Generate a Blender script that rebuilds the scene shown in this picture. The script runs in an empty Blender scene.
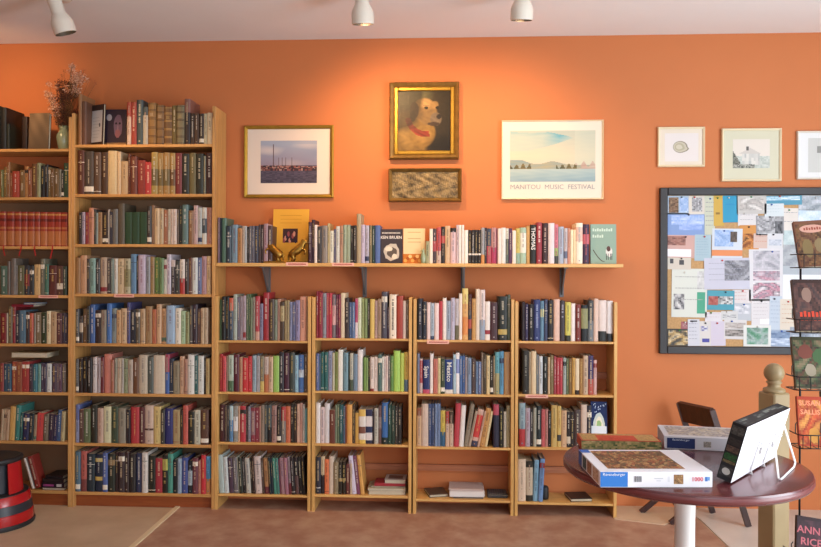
import bpy, math, random
from mathutils import Vector, Matrix, Euler
C = bpy.context.scene.collection
random.seed(7)
PI = math.pi
# ------------------------------------------------------------------ camera model
F = 750.0; CX, CY = 410.5, 273.5
YAW, PIT, ROL = [math.radians(a) for a in (3.2, -0.1, -0.2)]
CAM = Vector((0, -4.25, 1.375))
ROT = Matrix.Rotation(YAW, 3, 'Z') @ Matrix.Rotation(PIT, 3, 'X') @ Matrix.Rotation(ROL, 3, 'Y')
def ray(u, v):
    return ROT @ Vector(((u-CX)/F, 1.0, -(v-CY)/F))
def at(u, v, Y=0.0):
    d = ray(u, v); return CAM + d*((Y-CAM.y)/d.y)
def atz(u, v, Z=0.0):
    d = ray(u, v); return CAM + d*((Z-CAM.z)/d.z)
def px(P):
    d = ROT.transposed() @ (Vector(P)-CAM); return (CX+F*d.x/d.y, CY-F*d.z/d.y)
WALL = 0.215; CEIL = 1.375+1.395; RX = 3.4; LX = -4.3; BY = -6.4
# ------------------------------------------------------------------ colour
def lin(h, g=1.0):
    if isinstance(h, (tuple, list)): return tuple(h)+((1,) if len(h) == 3 else ())
    h = h.strip('#')
    if len(h) == 3: h = ''.join(c*2 for c in h)
    o = []
    for i in (0, 2, 4):
        c = int(h[i:i+2], 16)/255.0
        c = c/12.92 if c <= .04045 else ((c+.055)/1.055)**2.4
        o.append(min(.86, c*g))
    return tuple(o)+(1,)
LIN = lin
# ------------------------------------------------------------------ materials
def mat(name, rough=.5, col=None, metal=0, spec=.5, noise=0, nscale=40, vcol=False, bump=0, coat=0, emit=None):
    m = bpy.data.materials.new(name); m.use_nodes = True
    n, l = m.node_tree.nodes, m.node_tree.links
    b = n['Principled BSDF']; b.inputs['Roughness'].default_value = rough
    b.inputs['Metallic'].default_value = metal; b.inputs['Specular IOR Level'].default_value = spec
    if coat: b.inputs['Coat Weight'].default_value = coat; b.inputs['Coat Roughness'].default_value = .15
    tc = n.new('ShaderNodeTexCoord'); nz = n.new('ShaderNodeTexNoise')
    nz.inputs['Scale'].default_value = nscale; nz.inputs['Detail'].default_value = 4
    l.new(tc.outputs['Object'], nz.inputs['Vector'])
    mx = n.new('ShaderNodeMix'); mx.data_type = 'RGBA'; mx.blend_type = 'MULTIPLY'
    mx.inputs[0].default_value = noise
    if vcol:
        a = n.new('ShaderNodeAttribute'); a.attribute_name = 'Col'; l.new(a.outputs['Color'], mx.inputs[6])
    else: mx.inputs[6].default_value = lin(col)
    rp = n.new('ShaderNodeValToRGB'); rp.color_ramp.elements[0].position = .3; rp.color_ramp.elements[1].position = .7
    rp.color_ramp.elements[0].color = (.45, .42, .4, 1); l.new(nz.outputs['Fac'], rp.inputs[0])
    l.new(rp.outputs[0], mx.inputs[7]); l.new(mx.outputs[2], b.inputs['Base Color'])
    if bump:
        bp = n.new('ShaderNodeBump'); bp.inputs['Strength'].default_value = bump; bp.inputs['Distance'].default_value = .003
        l.new(nz.outputs['Fac'], bp.inputs['Height']); l.new(bp.outputs[0], b.inputs['Normal'])
    if emit:
        b.inputs['Emission Color'].default_value = lin(emit[0]); b.inputs['Emission Strength'].default_value = emit[1]
    return m
def wood(name, c1, c2, axis, rough=.45, knots=True, sc=1.0, coat=0):
    m = bpy.data.materials.new(name); m.use_nodes = True
    n, l = m.node_tree.nodes, m.node_tree.links; b = n['Principled BSDF']
    b.inputs['Roughness'].default_value = rough
    if coat: b.inputs['Coat Weight'].default_value = coat; b.inputs['Coat Roughness'].default_value = .12
    tc = n.new('ShaderNodeTexCoord'); mp = n.new('ShaderNodeMapping')
    s = [22*sc]*3; s[axis] = 1.2*sc; mp.inputs['Scale'].default_value = s
    l.new(tc.outputs['Object'], mp.inputs[0])
    nz = n.new('ShaderNodeTexNoise'); nz.inputs['Scale'].default_value = 3; nz.inputs['Detail'].default_value = 6; nz.inputs['Distortion'].default_value = .6
    l.new(mp.outputs[0], nz.inputs['Vector'])
    rp = n.new('ShaderNodeValToRGB'); rp.color_ramp.elements[0].position = .35; rp.color_ramp.elements[1].position = .65
    rp.color_ramp.elements[0].color = lin(c1); rp.color_ramp.elements[1].color = lin(c2)
    l.new(nz.outputs['Fac'], rp.inputs[0]); out = rp.outputs[0]
    if knots:
        mp2 = n.new('ShaderNodeMapping'); s = [9]*3; s[axis] = 3.5; mp2.inputs['Scale'].default_value = s
        l.new(tc.outputs['Object'], mp2.inputs[0])
        v = n.new('ShaderNodeTexVoronoi'); v.inputs['Scale'].default_value = 1; l.new(mp2.outputs[0], v.inputs['Vector'])
        r2 = n.new('ShaderNodeValToRGB'); r2.color_ramp.elements[0].position = .035; r2.color_ramp.elements[1].position = .1
        r2.color_ramp.elements[0].color = (.25, .12, .06, 1); r2.color_ramp.elements[1].color = (1, 1, 1, 1)
        l.new(v.outputs['Distance'], r2.inputs[0])
        mx = n.new('ShaderNodeMix'); mx.data_type = 'RGBA'; mx.blend_type = 'MULTIPLY'; mx.inputs[0].default_value = .8
        l.new(out, mx.inputs[6]); l.new(r2.outputs[0], mx.inputs[7]); out = mx.outputs[2]
    l.new(out, b.inputs['Base Color']); return m
M = {}
M['wall'] = mat('painted_plaster_terracotta', .7, 'c4723f', noise=.05, nscale=5, bump=.1)
M['plain'] = mat('painted_plaster_cream', .8, 'd8c8b0', noise=.05, nscale=3)
M['ceil'] = mat('ceiling_paint', .85, 'f2f2f5', noise=.05, nscale=2, bump=.05)
M['pine_v'] = wood('pine_upright', 'b5834a', 'd09c5c', 2)
M['pine_h'] = wood('pine_board', 'b5834a', 'd09c5c', 0)
M['birch_v'] = wood('varnished_pine_upright', 'c49454', 'dcae68', 2, .35)
M['birch_h'] = wood('varnished_pine_board', 'c49454', 'dcae68', 0, .35)
M['kick'] = wood('stained_plinth', '8a4420', '9c5228', 0)
M['rail'] = wood('stained_rail', '9c5c3c', 'b06c48', 0)
M['back'] = mat('bookcase_backboard', .7, '8a6c50', noise=.25, nscale=6)
M['cover'] = mat('book_cover', .42, vcol=True, noise=.18, nscale=60, spec=.4)
M['paper'] = mat('printed_paper', .6, vcol=True, spec=.3)
M['pages'] = mat('page_edges', .8, 'c9bda4', noise=.25, nscale=220)
M['gold'] = mat('gilt_frame', .38, 'b08a34', metal=.75, noise=.3, nscale=30, bump=.2)
M['oldgold'] = mat('worn_gilt', .5, '8a6a34', metal=.45, noise=.6, nscale=25, bump=.5)
M['brass'] = mat('brass', .3, '9c7430', metal=.85, noise=.5, nscale=18)
M['paint'] = mat('vertex_painted_print', .55, vcol=True, spec=.4)
M['oil'] = mat('oil_paint', .4, vcol=True, spec=.3, noise=.2, nscale=60, bump=.3)
M['cream'] = mat('cream_painted_wood', .4, 'e4d2ae')
M['black'] = mat('black_painted_wood', .5, '252326')
M['cork'] = mat('cork', .9, 'c49c6c', noise=.4, nscale=90)
M['grey_metal'] = mat('grey_steel', .45, '6e6c6c', metal=.2)
M['wire_black'] = mat('black_wire', .4, '191413', metal=.3)
M['wire_white'] = mat('white_coated_wire', .3, 'e8e6e4')
M['lamp_white'] = mat('white_enamel', .3, 'dcd4c6')
M['lamp_dark'] = mat('lamp_inner', .5, '2a2624')
M['bulb'] = mat('bulb_glow', .3, 'ffe0b0', emit=('ffc890', 6))
M['table'] = mat('burgundy_laminate', .24, '5c2a2c', noise=.12, nscale=90, coat=.3)
M['table_edge'] = mat('burgundy_edge', .35, '6a3030')
M['pedestal'] = mat('white_pedestal', .3, 'dcd8d4')
M['dark_wood'] = wood('dark_walnut', '2c1512', '40201a', 2, .4, False)
M['post'] = mat('beige_painted_post', .45, 'a08a64', noise=.15, nscale=8)
M['red'] = mat('red_enamel', .25, 'b01218', coat=.4)
M['rubber'] = mat('black_rubber', .55, '201f22')
M['dark_metal'] = mat('dark_grey_enamel', .35, '2c3038')
M['glaze'] = mat('pale_green_glaze', .2, '98a480', coat=.5, noise=.3, nscale=20)
M['stem'] = mat('dried_stem', .8, '6a4a26')
M['flowers'] = mat('dried_petals', .85, vcol=True)
M['pink'] = mat('pink_label_card', .6, 'eab4a0')
M['red_ribbon'] = mat('red_ribbon', .5, 'b01c1c')
def floor_mat(name, c1, c2, scale, rough, c3=None):
    m = bpy.data.materials.new(name); m.use_nodes = True
    n, l = m.node_tree.nodes, m.node_tree.links; b = n['Principled BSDF']; b.inputs['Roughness'].default_value = rough
    tc = n.new('ShaderNodeTexCoord'); nz = n.new('ShaderNodeTexNoise'); nz.inputs['Scale'].default_value = scale
    nz.inputs['Detail'].default_value = 5; nz.inputs['Roughness'].default_value = .6
    l.new(tc.outputs['Object'], nz.inputs['Vector'])
    rp = n.new('ShaderNodeValToRGB'); rp.color_ramp.elements[0].position = .38; rp.color_ramp.elements[1].position = .66
    rp.color_ramp.elements[0].color = lin(c1); rp.color_ramp.elements[1].color = lin(c2)
    l.new(nz.outputs['Fac'], rp.inputs[0]); l.new(rp.outputs[0], b.inputs['Base Color']); return m
M['carpet'] = floor_mat('marbled_brown_floor', 'a07460', 'b8967e', 6, .5)
M['tan_floor'] = floor_mat('tan_vinyl', 'bfa588', 'd0b89c', 3, .45)
M['tile'] = floor_mat('pale_tile', 'c0b6ac', 'd4ccc2', 2, .35)
# ------------------------------------------------------------------ mesh builder
class MB:
    def __init__(s): s.v = []; s.f = []; s.c = []
    def add(s, vs, fs, col='ffffff'):
        k = len(s.v); s.v += [tuple(v) for v in vs]
        cl = lin(col)
        for f in fs: s.f.append([k+i for i in f]); s.c.append(cl)
        return s
    def box(s, a, b, col='ffffff', T=None):
        (x0, y0, z0), (x1, y1, z1) = a, b
        vs = [Vector(p) for p in ((x0,y0,z0),(x1,y0,z0),(x1,y1,z0),(x0,y1,z0),(x0,y0,z1),(x1,y0,z1),(x1,y1,z1),(x0,y1,z1))]
        if T: vs = [T @ v for v in vs]
        return s.add(vs, [(0,3,2,1),(4,5,6,7),(0,1,5,4),(1,2,6,5),(2,3,7,6),(3,0,4,7)], col)
    def bbox(s, a, b, r=.003, col='ffffff', T=None):
        "box with chamfered edges"
        a = Vector(a); b = Vector(b); r = min(r, min(abs(b[i]-a[i]) for i in range(3))*.45)
        vs = []
        for ix in (0, 1):
            for iy in (0, 1):
                for iz in (0, 1):
                    c = [(a, b)[ix][0], (a, b)[iy][1], (a, b)[iz][2]]
                    for k in range(3):
                        p = list(c)
                        for j in range(3):
                            if j != k: p[j] += r if (ix, iy, iz)[j] == 0 else -r
                        vs.append(Vector(p))
        if T: vs = [T @ v for v in vs]
        def I(ix, iy, iz, k): return (ix*4+iy*2+iz)*3+k
        fs = []
        for k in range(3):
            o = [j for j in range(3) if j != k]
            for sgn in (0, 1):
                q = []
                for (p, r_) in ((0,0),(1,0),(1,1),(0,1)):
                    id3 = [0,0,0]; id3[k] = sgn; id3[o[0]] = p; id3[o[1]] = r_
                    q.append(I(*id3, k))
                if (sgn == 0) ^ (k == 1): q.reverse()
                fs.append(q)
        for e in range(3):          # edges along axis e
            o = [j for j in range(3) if j != e]
            for p in (0, 1):
                for q in (0, 1):
                    i0 = [0,0,0]; i0[o[0]] = p; i0[o[1]] = q; i1 = list(i0); i1[e] = 1
                    f = [I(*i0, o[0]), I(*i0, o[1]), I(*i1, o[1]), I(*i1, o[0])]
                    fs.append(f)
        for c in range(8):
            i = ((c >> 2) & 1, (c >> 1) & 1, c & 1); fs.append([I(*i, 0), I(*i, 1), I(*i, 2)])
        return s.add(vs, fs, col)
    def quad(s, pts, col='ffffff'): return s.add(pts, [tuple(range(len(pts)))], col)
    def tube(s, pts, r, col='ffffff', n=8, cap=True):
        pts = [Vector(p) for p in pts]; R = r if isinstance(r, (list, tuple)) else [r]*len(pts); vs = []; fs = []
        up = None
        for i, p in enumerate(pts):
            t = (pts[min(i+1, len(pts)-1)]-pts[max(i-1, 0)])
            if t.length < 1e-9: t = Vector((0,0,1))
            t.normalize()
            if up is None: up = Vector((0,0,1)) if abs(t.z) < .9 else Vector((1,0,0))
            a = t.cross(up).normalized(); b = a.cross(t).normalized(); up = b
            for k in range(n):
                w = 2*PI*k/n; vs.append(p+(a*math.cos(w)+b*math.sin(w))*R[i])
        for i in range(len(pts)-1):
            for k in range(n):
                fs.append((i*n+k, i*n+(k+1)%n, (i+1)*n+(k+1)%n, (i+1)*n+k))
        if cap: fs.append(tuple(range(n))[::-1]); fs.append(tuple((len(pts)-1)*n+k for k in range(n)))
        return s.add(vs, fs, col)
    def lathe(s, prof, n=32, col='ffffff', T=None, a0=0, a1=2*PI, o=(0,0,0)):
        full = abs(a1-a0-2*PI) < 1e-6; m = n if full else n+1; vs = []
        for r, z in prof:
            for k in range(m):
                w = a0+(a1-a0)*k/n; vs.append(Vector((o[0]+r*math.cos(w), o[1]+r*math.sin(w), o[2]+z)))
        if T: vs = [T @ v for v in vs]
        fs = []
        for i in range(len(prof)-1):
            for k in range(n):
                fs.append((i*m+k, i*m+(k+1)%m, (i+1)*m+(k+1)%m, (i+1)*m+k))
        return s.add(vs, fs, col)
    def grid(s, P, nx, ny, fn):
        "P(u,v)->point, fn(u,v)->hex/linear, v up; per-face colours"
        k = len(s.v)
        for j in range(ny+1):
            for i in range(nx+1): s.v.append(tuple(P(i/nx, j/ny)))
        for j in range(ny):
            for i in range(nx):
                s.f.append([k+j*(nx+1)+i, k+j*(nx+1)+i+1, k+(j+1)*(nx+1)+i+1, k+(j+1)*(nx+1)+i]); s.c.append(lin(fn((i+.5)/nx, (j+.5)/ny)))
        return s
    def mesh(s, name, off=(0,0,0), smooth=False):
        me = bpy.data.meshes.new(name); o = Vector(off)
        me.from_pydata([tuple(Vector(v)-o) for v in s.v], [], s.f)
        ca = me.color_attributes.new('Col', 'FLOAT_COLOR', 'CORNER')
        d = []
        for p, c in zip(me.polygons, s.c): d += list(c)*p.loop_total
        ca.data.foreach_set('color', d)
        if smooth: me.polygons.foreach_set('use_smooth', [True]*len(me.polygons))
        me.update(); return me
def tag(o, label=None, cat=None, group=None, kind=None):
    if label: o['label'] = label
    if cat: o['category'] = cat
    if group: o['group'] = group
    if kind: o['kind'] = kind
    return o
def thing(name, loc, label, cat, group=None):
    o = bpy.data.objects.new(name, None); o.empty_display_size = .05; o.location = loc; C.objects.link(o)
    return tag(o, label, cat, group)
def wloc(o):
    p = Vector(o.location); q = o.parent
    while q: p += Vector(q.location); q = q.parent
    return p
def part(name, mb, m, parent=None, smooth=False, local=False, off=None, fix=True):
    "mesh given in world space (parents unrotated) unless local"
    if off is None:
        off = (0,0,0) if local else (wloc(parent) if parent else None)
    if off is None:
        xs = [v[0] for v in mb.v]; ys = [v[1] for v in mb.v]; zs = [v[2] for v in mb.v]
        off = ((min(xs)+max(xs))/2, (min(ys)+max(ys))/2, min(zs))
    me = mb.mesh(name, off, smooth); me.materials.append(M[m] if isinstance(m, str) else m)
    if fix:
        import bmesh
        bm = bmesh.new(); bm.from_mesh(me); bmesh.ops.recalc_face_normals(bm, faces=bm.faces); bm.to_mesh(me); bm.free()
    o = bpy.data.objects.new(name, me); C.objects.link(o)
    if parent: o.parent = parent
    else: o.location = off
    return o
def struct(name, mb, m, smooth=False, fix=True):
    o = part(name, mb, m, off=(0,0,0), smooth=smooth, fix=fix); o.location = (0,0,0); o['kind'] = 'structure'; return o
def smooth_angle(o, a=40):
    me = o.data; me.polygons.foreach_set('use_smooth', [True]*len(me.polygons))
    try: me.set_sharp_from_angle(angle=math.radians(a))
    except Exception: pass
    return o
def text_mb(txt, size, col, T, bold=0, squash=1.0, depth=.0004):
    "flat lettering as mesh; T places the XY text plane; anchored at the centre"
    cu = bpy.data.curves.new('t', 'FONT'); cu.body = txt; cu.size = size; cu.align_x = 'CENTER'; cu.align_y = 'CENTER'
    cu.offset = bold; cu.resolution_u = 2
    ob = bpy.data.objects.new('t', cu); C.objects.link(ob)
    dg = bpy.context.evaluated_depsgraph_get(); me = bpy.data.meshes.new_from_object(ob.evaluated_get(dg))
    mb = MB(); mb.add([T @ Vector((v.co.x*squash, v.co.y, 0)) for v in me.vertices], [tuple(p.vertices) for p in me.polygons], col)
    bpy.data.objects.remove(ob); bpy.data.meshes.remove(me); return mb
# ------------------------------------------------------------------ room shell
b = MB().box((LX, BY, -.1), (RX, WALL+.1, 0)); struct('floor', b, 'tan_floor')
b = MB().box((LX, BY, CEIL), (RX, WALL+.1, CEIL+.1)); struct('ceiling', b, 'ceil')
b = MB().box((LX-.1, WALL, -.1), (RX+.1, WALL+.12, CEIL+.1)); struct('wall_back', b, 'wall')
b = MB().box((LX-.1, BY-.1, -.1), (LX, WALL, CEIL+.1)); struct('wall_left', b, 'wall')
# right wall with a window opening, front wall with two shop windows (all outside the photograph, they let the daylight in)
def wall_with_hole(axis, c, t, u0, u1, holes):
    mb = MB(); u = u0
    def put(a0, a1, z0, z1):
        if axis == 'x': mb.box((c, a0, z0), (c+t, a1, z1))
        else: mb.box((a0, c, z0), (a1, c+t, z1))
    for (h0, h1, z0, z1) in holes:
        put(u, h0, -.1, CEIL+.1); put(h0, h1, -.1, z0); put(h0, h1, z1, CEIL+.1); u = h1
    put(u, u1, -.1, CEIL+.1); return mb
RW = (-4.6, -1.3, .7, 2.45); FW = [(-3.2, -.6, .6, 2.4), (.3, 3.0, .3, 2.4)]
struct('wall_right', wall_with_hole('x', RX, .1, BY, WALL, [RW]), 'plain')
struct('wall_front', wall_with_hole('y', BY-.1, .1, LX, RX, FW), 'plain')
def win(i, axis, c, h):
    mb = MB(); h0, h1, z0, z1 = h; w = .05
    def put(a0, a1, q0, q1):
        if axis == 'x': mb.box((c+.02, a0, q0), (c+.08, a1, q1))
        else: mb.box((a0, c-.08, q0), (a1, c-.02, q1))
    put(h0, h1, z0, z0+w); put(h0, h1, z1-w, z1); put(h0, h0+w, z0, z1); put(h1-w, h1, z0, z1); put((h0+h1)/2-w/2, (h0+h1)/2+w/2, z0, z1)
    struct('window_%d' % i, mb, 'lamp_white')
win(1, 'x', RX, RW); win(2, 'y', BY, FW[0]); win(3, 'y', BY, FW[1])
# floor coverings: marbled brown area, pale threshold strip, pale tile on the right
zc = .004
def gp(u, v, z=zc): p = atz(u, v, z); return (p.x, p.y)
def slab(mb, poly, z0, z1, col='ffffff'):
    n = len(poly); vs = [(x, y, z0) for x, y in poly]+[(x, y, z1) for x, y in poly]
    mb.add(vs, [tuple(range(n))[::-1], tuple(range(n, 2*n))]+[(i, (i+1)%n, n+(i+1)%n, n+i) for i in range(n)], col); return mb
A = gp(178, 508); B = gp(134, 547); dx = (B[0]-A[0])/(B[1]-A[1])
A = (A[0]+dx*(WALL-A[1]), WALL); Z = (A[0]+dx*(BY-A[1]), BY)
D1 = gp(699, 520); D2 = gp(727, 547); dd = (D2[0]-D1[0])/(D2[1]-D1[1])
E0 = (gp(662, 500)[0], WALL); E1 = (D1[0]+dd*(BY-D1[1]), BY)
struct('floor_brown', slab(MB(), [A, Z, (1.35, BY), D2, D1, (D1[0]-.05, WALL)], 0, zc), 'carpet')
struct('floor_tile', slab(MB(), [(D1[0]-.04, WALL), (D1[0]+.01, D1[1]), (D2[0]+.01, D2[1]), (1.36, BY), (RX, BY), (RX, WALL)], 0, zc+.002), 'tile')
struct('trim_1', slab(MB(), [(A[0]-.022, A[1]), (Z[0]-.022, Z[1]), (Z[0]+.006, Z[1]), (A[0]+.006, A[1])], 0, .009), M['cream'])
mb = MB()
q = [gp(613, 506, .006), gp(614.5, 519, .006), gp(664.5, 525, .006), gp(700, 508, .006), gp(690, 500, .006)]
slab(mb, q, 0, .008); struct('floor_patch', mb, 'tan_floor')
# ------------------------------------------------------------------ bookcases
ORD = ['zero','first','second','third','fourth','fifth','sixth','seventh','eighth','ninth','tenth','eleventh','twelfth','thirteenth','fourteenth','fifteenth','sixteenth','seventeenth','eighteenth','nineteenth','twentieth']
def ordn(i):
    if i <= 20: return ORD[i]
    t = {2: 'twenty', 3: 'thirty', 4: 'forty', 5: 'fifty', 6: 'sixty', 7: 'seventy', 8: 'eighty'}[i//10]
    return {2:'twentieth',3:'thirtieth',4:'fortieth',5:'fiftieth',6:'sixtieth',7:'seventieth',8:'eightieth'}[i//10] if i % 10 == 0 else t+'-'+ORD[i%10]
TH = .018
def zavg(a, b, Y=0.0): return (at(*a, Y).z+at(*b, Y).z)/2
CASES = {}
def bookcase(key, name, label, xl, xr, top, shelves, kick, back, mv, mh, th=TH, dep=.208, sth=.0165, ldoor=None, rails=(), group=None):
    ye = 0.0; yb = dep
    r = thing(name, ((xl+xr)/2, dep/2, 0), label, 'bookcase', group)
    tl, tr = top if isinstance(top, tuple) else (top, top)
    part('side_panel', MB().bbox((xl, ye, 0), (xl+th, yb, tl), .0015), mv, r)
    part('side_panel', MB().bbox((xr-th, ye, 0), (xr, yb, tr), .0015), mv, r)
    for z in shelves:
        part('shelf', MB().bbox((xl+th, .004, z-sth), (xr-th, yb-.004, z), .001), mh, r)
    if kick: part('plinth', MB().box((xl+th, .03, 0), (xr-th, .045, shelves[-1]-sth)), 'kick', r)
    if back: part('back_panel', MB().box((xl+th, yb-.004, (shelves[-1]-sth)), (xr-th, yb, back)), 'back', r)
    for z in rails: part('back_rail', MB().box((xl+th, yb-.022, z-.018), (xr-th, yb-.006, z+.018)), 'rail', r)
    CASES[key] = (xl+th, xr-th, shelves, r); return r
# shelf heights (front top edge) from both ends
TS = [zavg((86,145.3),(213.7,142.9)), zavg((77.6,194.3),(210.7,193.6)), zavg((76,244),(210,244.3)), zavg((74.6,293),(210,295)), zavg((73.9,342.4),(209.3,345.4)), zavg((73.2,392),(209.3,396)), zavg((73.2,441.4),(209,447)), zavg((72.4,490.5),(209.3,496.2))]
def X(u, v): return at(u, v, 0).x
tl_in = (X(76.2,204)+X(72,500))/2; tr_in = (X(213.7,180)+X(209.6,490))/2
L_r = tl_in-TH-.0005
bookcase('T', 'tall_bookcase', 'tall eight-shelf pine bookcase standing right of the vase, left of the low bookcases', tl_in-TH, tr_in+TH, (at(80,113,0).z, at(216,106,0).z), TS, True, TS[1]+.02, 'pine_v', 'pine_h')
LS = [zavg((0,149),(72,148.3)), zavg((0,197.5),(70,196.8)), zavg((0,246.5),(68,246)), zavg((0,295),(67,295.3)), zavg((0,343.5),(67,344.3)), zavg((0,392),(66,392.8)), zavg((0,440.8),(66,442)), zavg((32,490.6),(66,491.6))]
L_l = L_r-.80
bookcase('L', 'tall_bookcase', 'tall pine bookcase at left edge of photo, red volumes on its third shelf', L_l, L_r, at(72,117,0).z, LS, True, LS[1]+.02, 'pine_v', 'pine_h')
CS = {
 'A': ((215.4,217.3),(307.9,310.6), 296.5, [(218.8,340.3,307.3,341.5),(217,391.5,306.5,393.9),(217,441.5,306,444.9),(217,493.1,306,497)]),
 'B': ((311.6,315.1),(408.3,411.6), 297.5, [(317,338.2,408.8,339.3),(316,390.9,408,392.7),(315,444.1,407,445.3),(315,495.3,406,496.3)]),
 'C': ((413,416.6),(510.6,514), 299.3, [(417,340,511.6,340.7),(416,394.1,511,395.2),(416,447.4,510,448.1),(415,500,509,500.5)]),
 'D': ((514.8,519.4),(612.8,617), 302, [(521.7,340.7,614.6,342.6),(520,394.9,610,395.3),(518,447.8,608,448.5),(517,502.9,610,503.7)])}
CLAB = {'A': 'low pine bookcase touching the tall bookcase, first of the four low ones',
        'B': 'low pine bookcase with magazines piled on its bottom shelf, second of the four low ones',
        'C': 'low pine bookcase with a loose pile of white paper on its bottom shelf',
        'D': 'low pine bookcase at right end of the row, behind the round table'}
for k, (a, bb, ty, sh) in CS.items():
    if k == 'A': xl = tr_in+TH+.001
    else: xl = at(a[0], 420, 0).x
    xr = at(bb[1], 420, 0).x
    zs = [zavg((s[0], s[1]), (s[2], s[3])) for s in sh]
    zt = at((a[0]+bb[0])/2, ty, 0).z
    r = bookcase(k, 'low_bookcase', CLAB[k], xl, xr, zt, zs, False, None, 'birch_v', 'birch_h', sth=.012,
             rails=(at(460, 468, .19).z, at(460, 374, .19).z, at(460, 330, .19).z), group=None)
# wall shelf
SZ = zavg((218,262.2),(615,264.6)); sx0 = tr_in+TH+.0015; sx1 = at(623, 265, .02).x
SY0 = .012
shelf = thing('wall_shelf', ((sx0+sx1)/2, WALL, SZ), 'long single wooden wall shelf on grey brackets above the low bookcases', 'shelf')
part('board', MB().bbox((sx0, SY0, SZ-.02), (sx1, WALL-.001, SZ), .002), 'birch_h', shelf)
for u in (265, 363, 463, 564):
    x = at(u, 275, .12).x; z = SZ-.021; mb = MB()
    mb.box((x-.012, WALL-.008, at(u, 297, WALL).z), (x+.012, WALL-.001, z)); mb.box((x-.012, SY0+.03, z-.006), (x+.012, WALL-.008, z))
    y0 = SY0+.05; zb = at(u, 295, WALL).z
    mb.add([(x-.004, y0, z-.006), (x-.004, WALL-.008, z-.006), (x-.004, WALL-.008, zb), (x+.004, y0, z-.006), (x+.004, WALL-.008, z-.006), (x+.004, WALL-.008, zb)],
           [(0,1,2),(5,4,3),(0,3,4,1),(1,4,5,2),(2,5,3,0)])
    part('bracket', mb, 'grey_metal', shelf)
def shelf_tag(parent, u0, v0, u1, v1, y=-.001):
    p = at(u0, v0, y); q = at(u1, v1, y); mb = MB().box((p.x, y, q.z), (q.x, y+.0008, p.z))
    o = part('label_strip', mb, 'pink', parent); o['label'] = 'pink category label'
    mb = MB(); w = q.x-p.x; h = p.z-q.z; x = p.x+w*.1
    while x < q.x-w*.1:
        mb.quad([(x, y-.0004, q.z+h*.3), (x+.004, y-.0004, q.z+h*.3), (x+.004, y-.0004, q.z+h*.7), (x, y-.0004, q.z+h*.7)], 'b05048'); x += .0058
    part('lettering', mb, 'paper', o, off=wloc(parent))
shelf_tag(shelf, 286, 262.3, 308, 266, SY0-.001); shelf_tag(shelf, 332, 262.7, 354, 266.2, SY0-.001)
shelf_tag(CASES['L'][3], 38.5, 295.2, 58, 298.2); shelf_tag(CASES['T'][3], 114, 294, 134, 297.4)
shelf_tag(CASES['C'][3], 427, 340.3, 449, 344); shelf_tag(CASES['D'][3], 525.5, 394.5, 548, 398.2)
CASES['S'] = (sx0, sx1, [SZ], shelf)
# ------------------------------------------------------------------ books
PAL = {'black':'1c1a1c','charcoal':'3c3a3c','grey':'8c8a88','pale grey':'b4b4b0','white':'e4e0dc','cream':'d4c4a4','beige':'b49c78','tan':'a87c48','brown':'6c4430','dark brown':'3c281e',
 'red':'b42c30','dark red':'7c2428','maroon':'5c2030','pink':'d49498','mauve':'8c7484','orange':'c8683c','yellow':'d4b844','gold':'b08838','olive':'7a7440','green':'5a7c48','lime green':'98c044',
 'dark green':'2e4430','teal':'2c7070','navy':'282c50','blue':'3c5c98','light blue':'8cacc8','slate blue':'5c6c84','purple':'5c3860','lilac':'a49cb8','sage green':'8c9c84','rust':'8c4428'}
def cname(h):
    c = lin(h); f = lambda t: t**(1/2.2)
    return min(PAL, key=lambda k: sum((f(a)-f(b_))**2 for a, b_ in zip(lin(PAL[k])[:3], c[:3])))
def lum(h): c = lin(h); return .3*c[0]+.6*c[1]+.1*c[2]
def muted(c, k=.84):
    y = .25*c[0]+.6*c[1]+.15*c[2]; return tuple((y+(c[i]-y)*k)*(1.0, .97, .92)[i] for i in range(3))+(1,)
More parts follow.
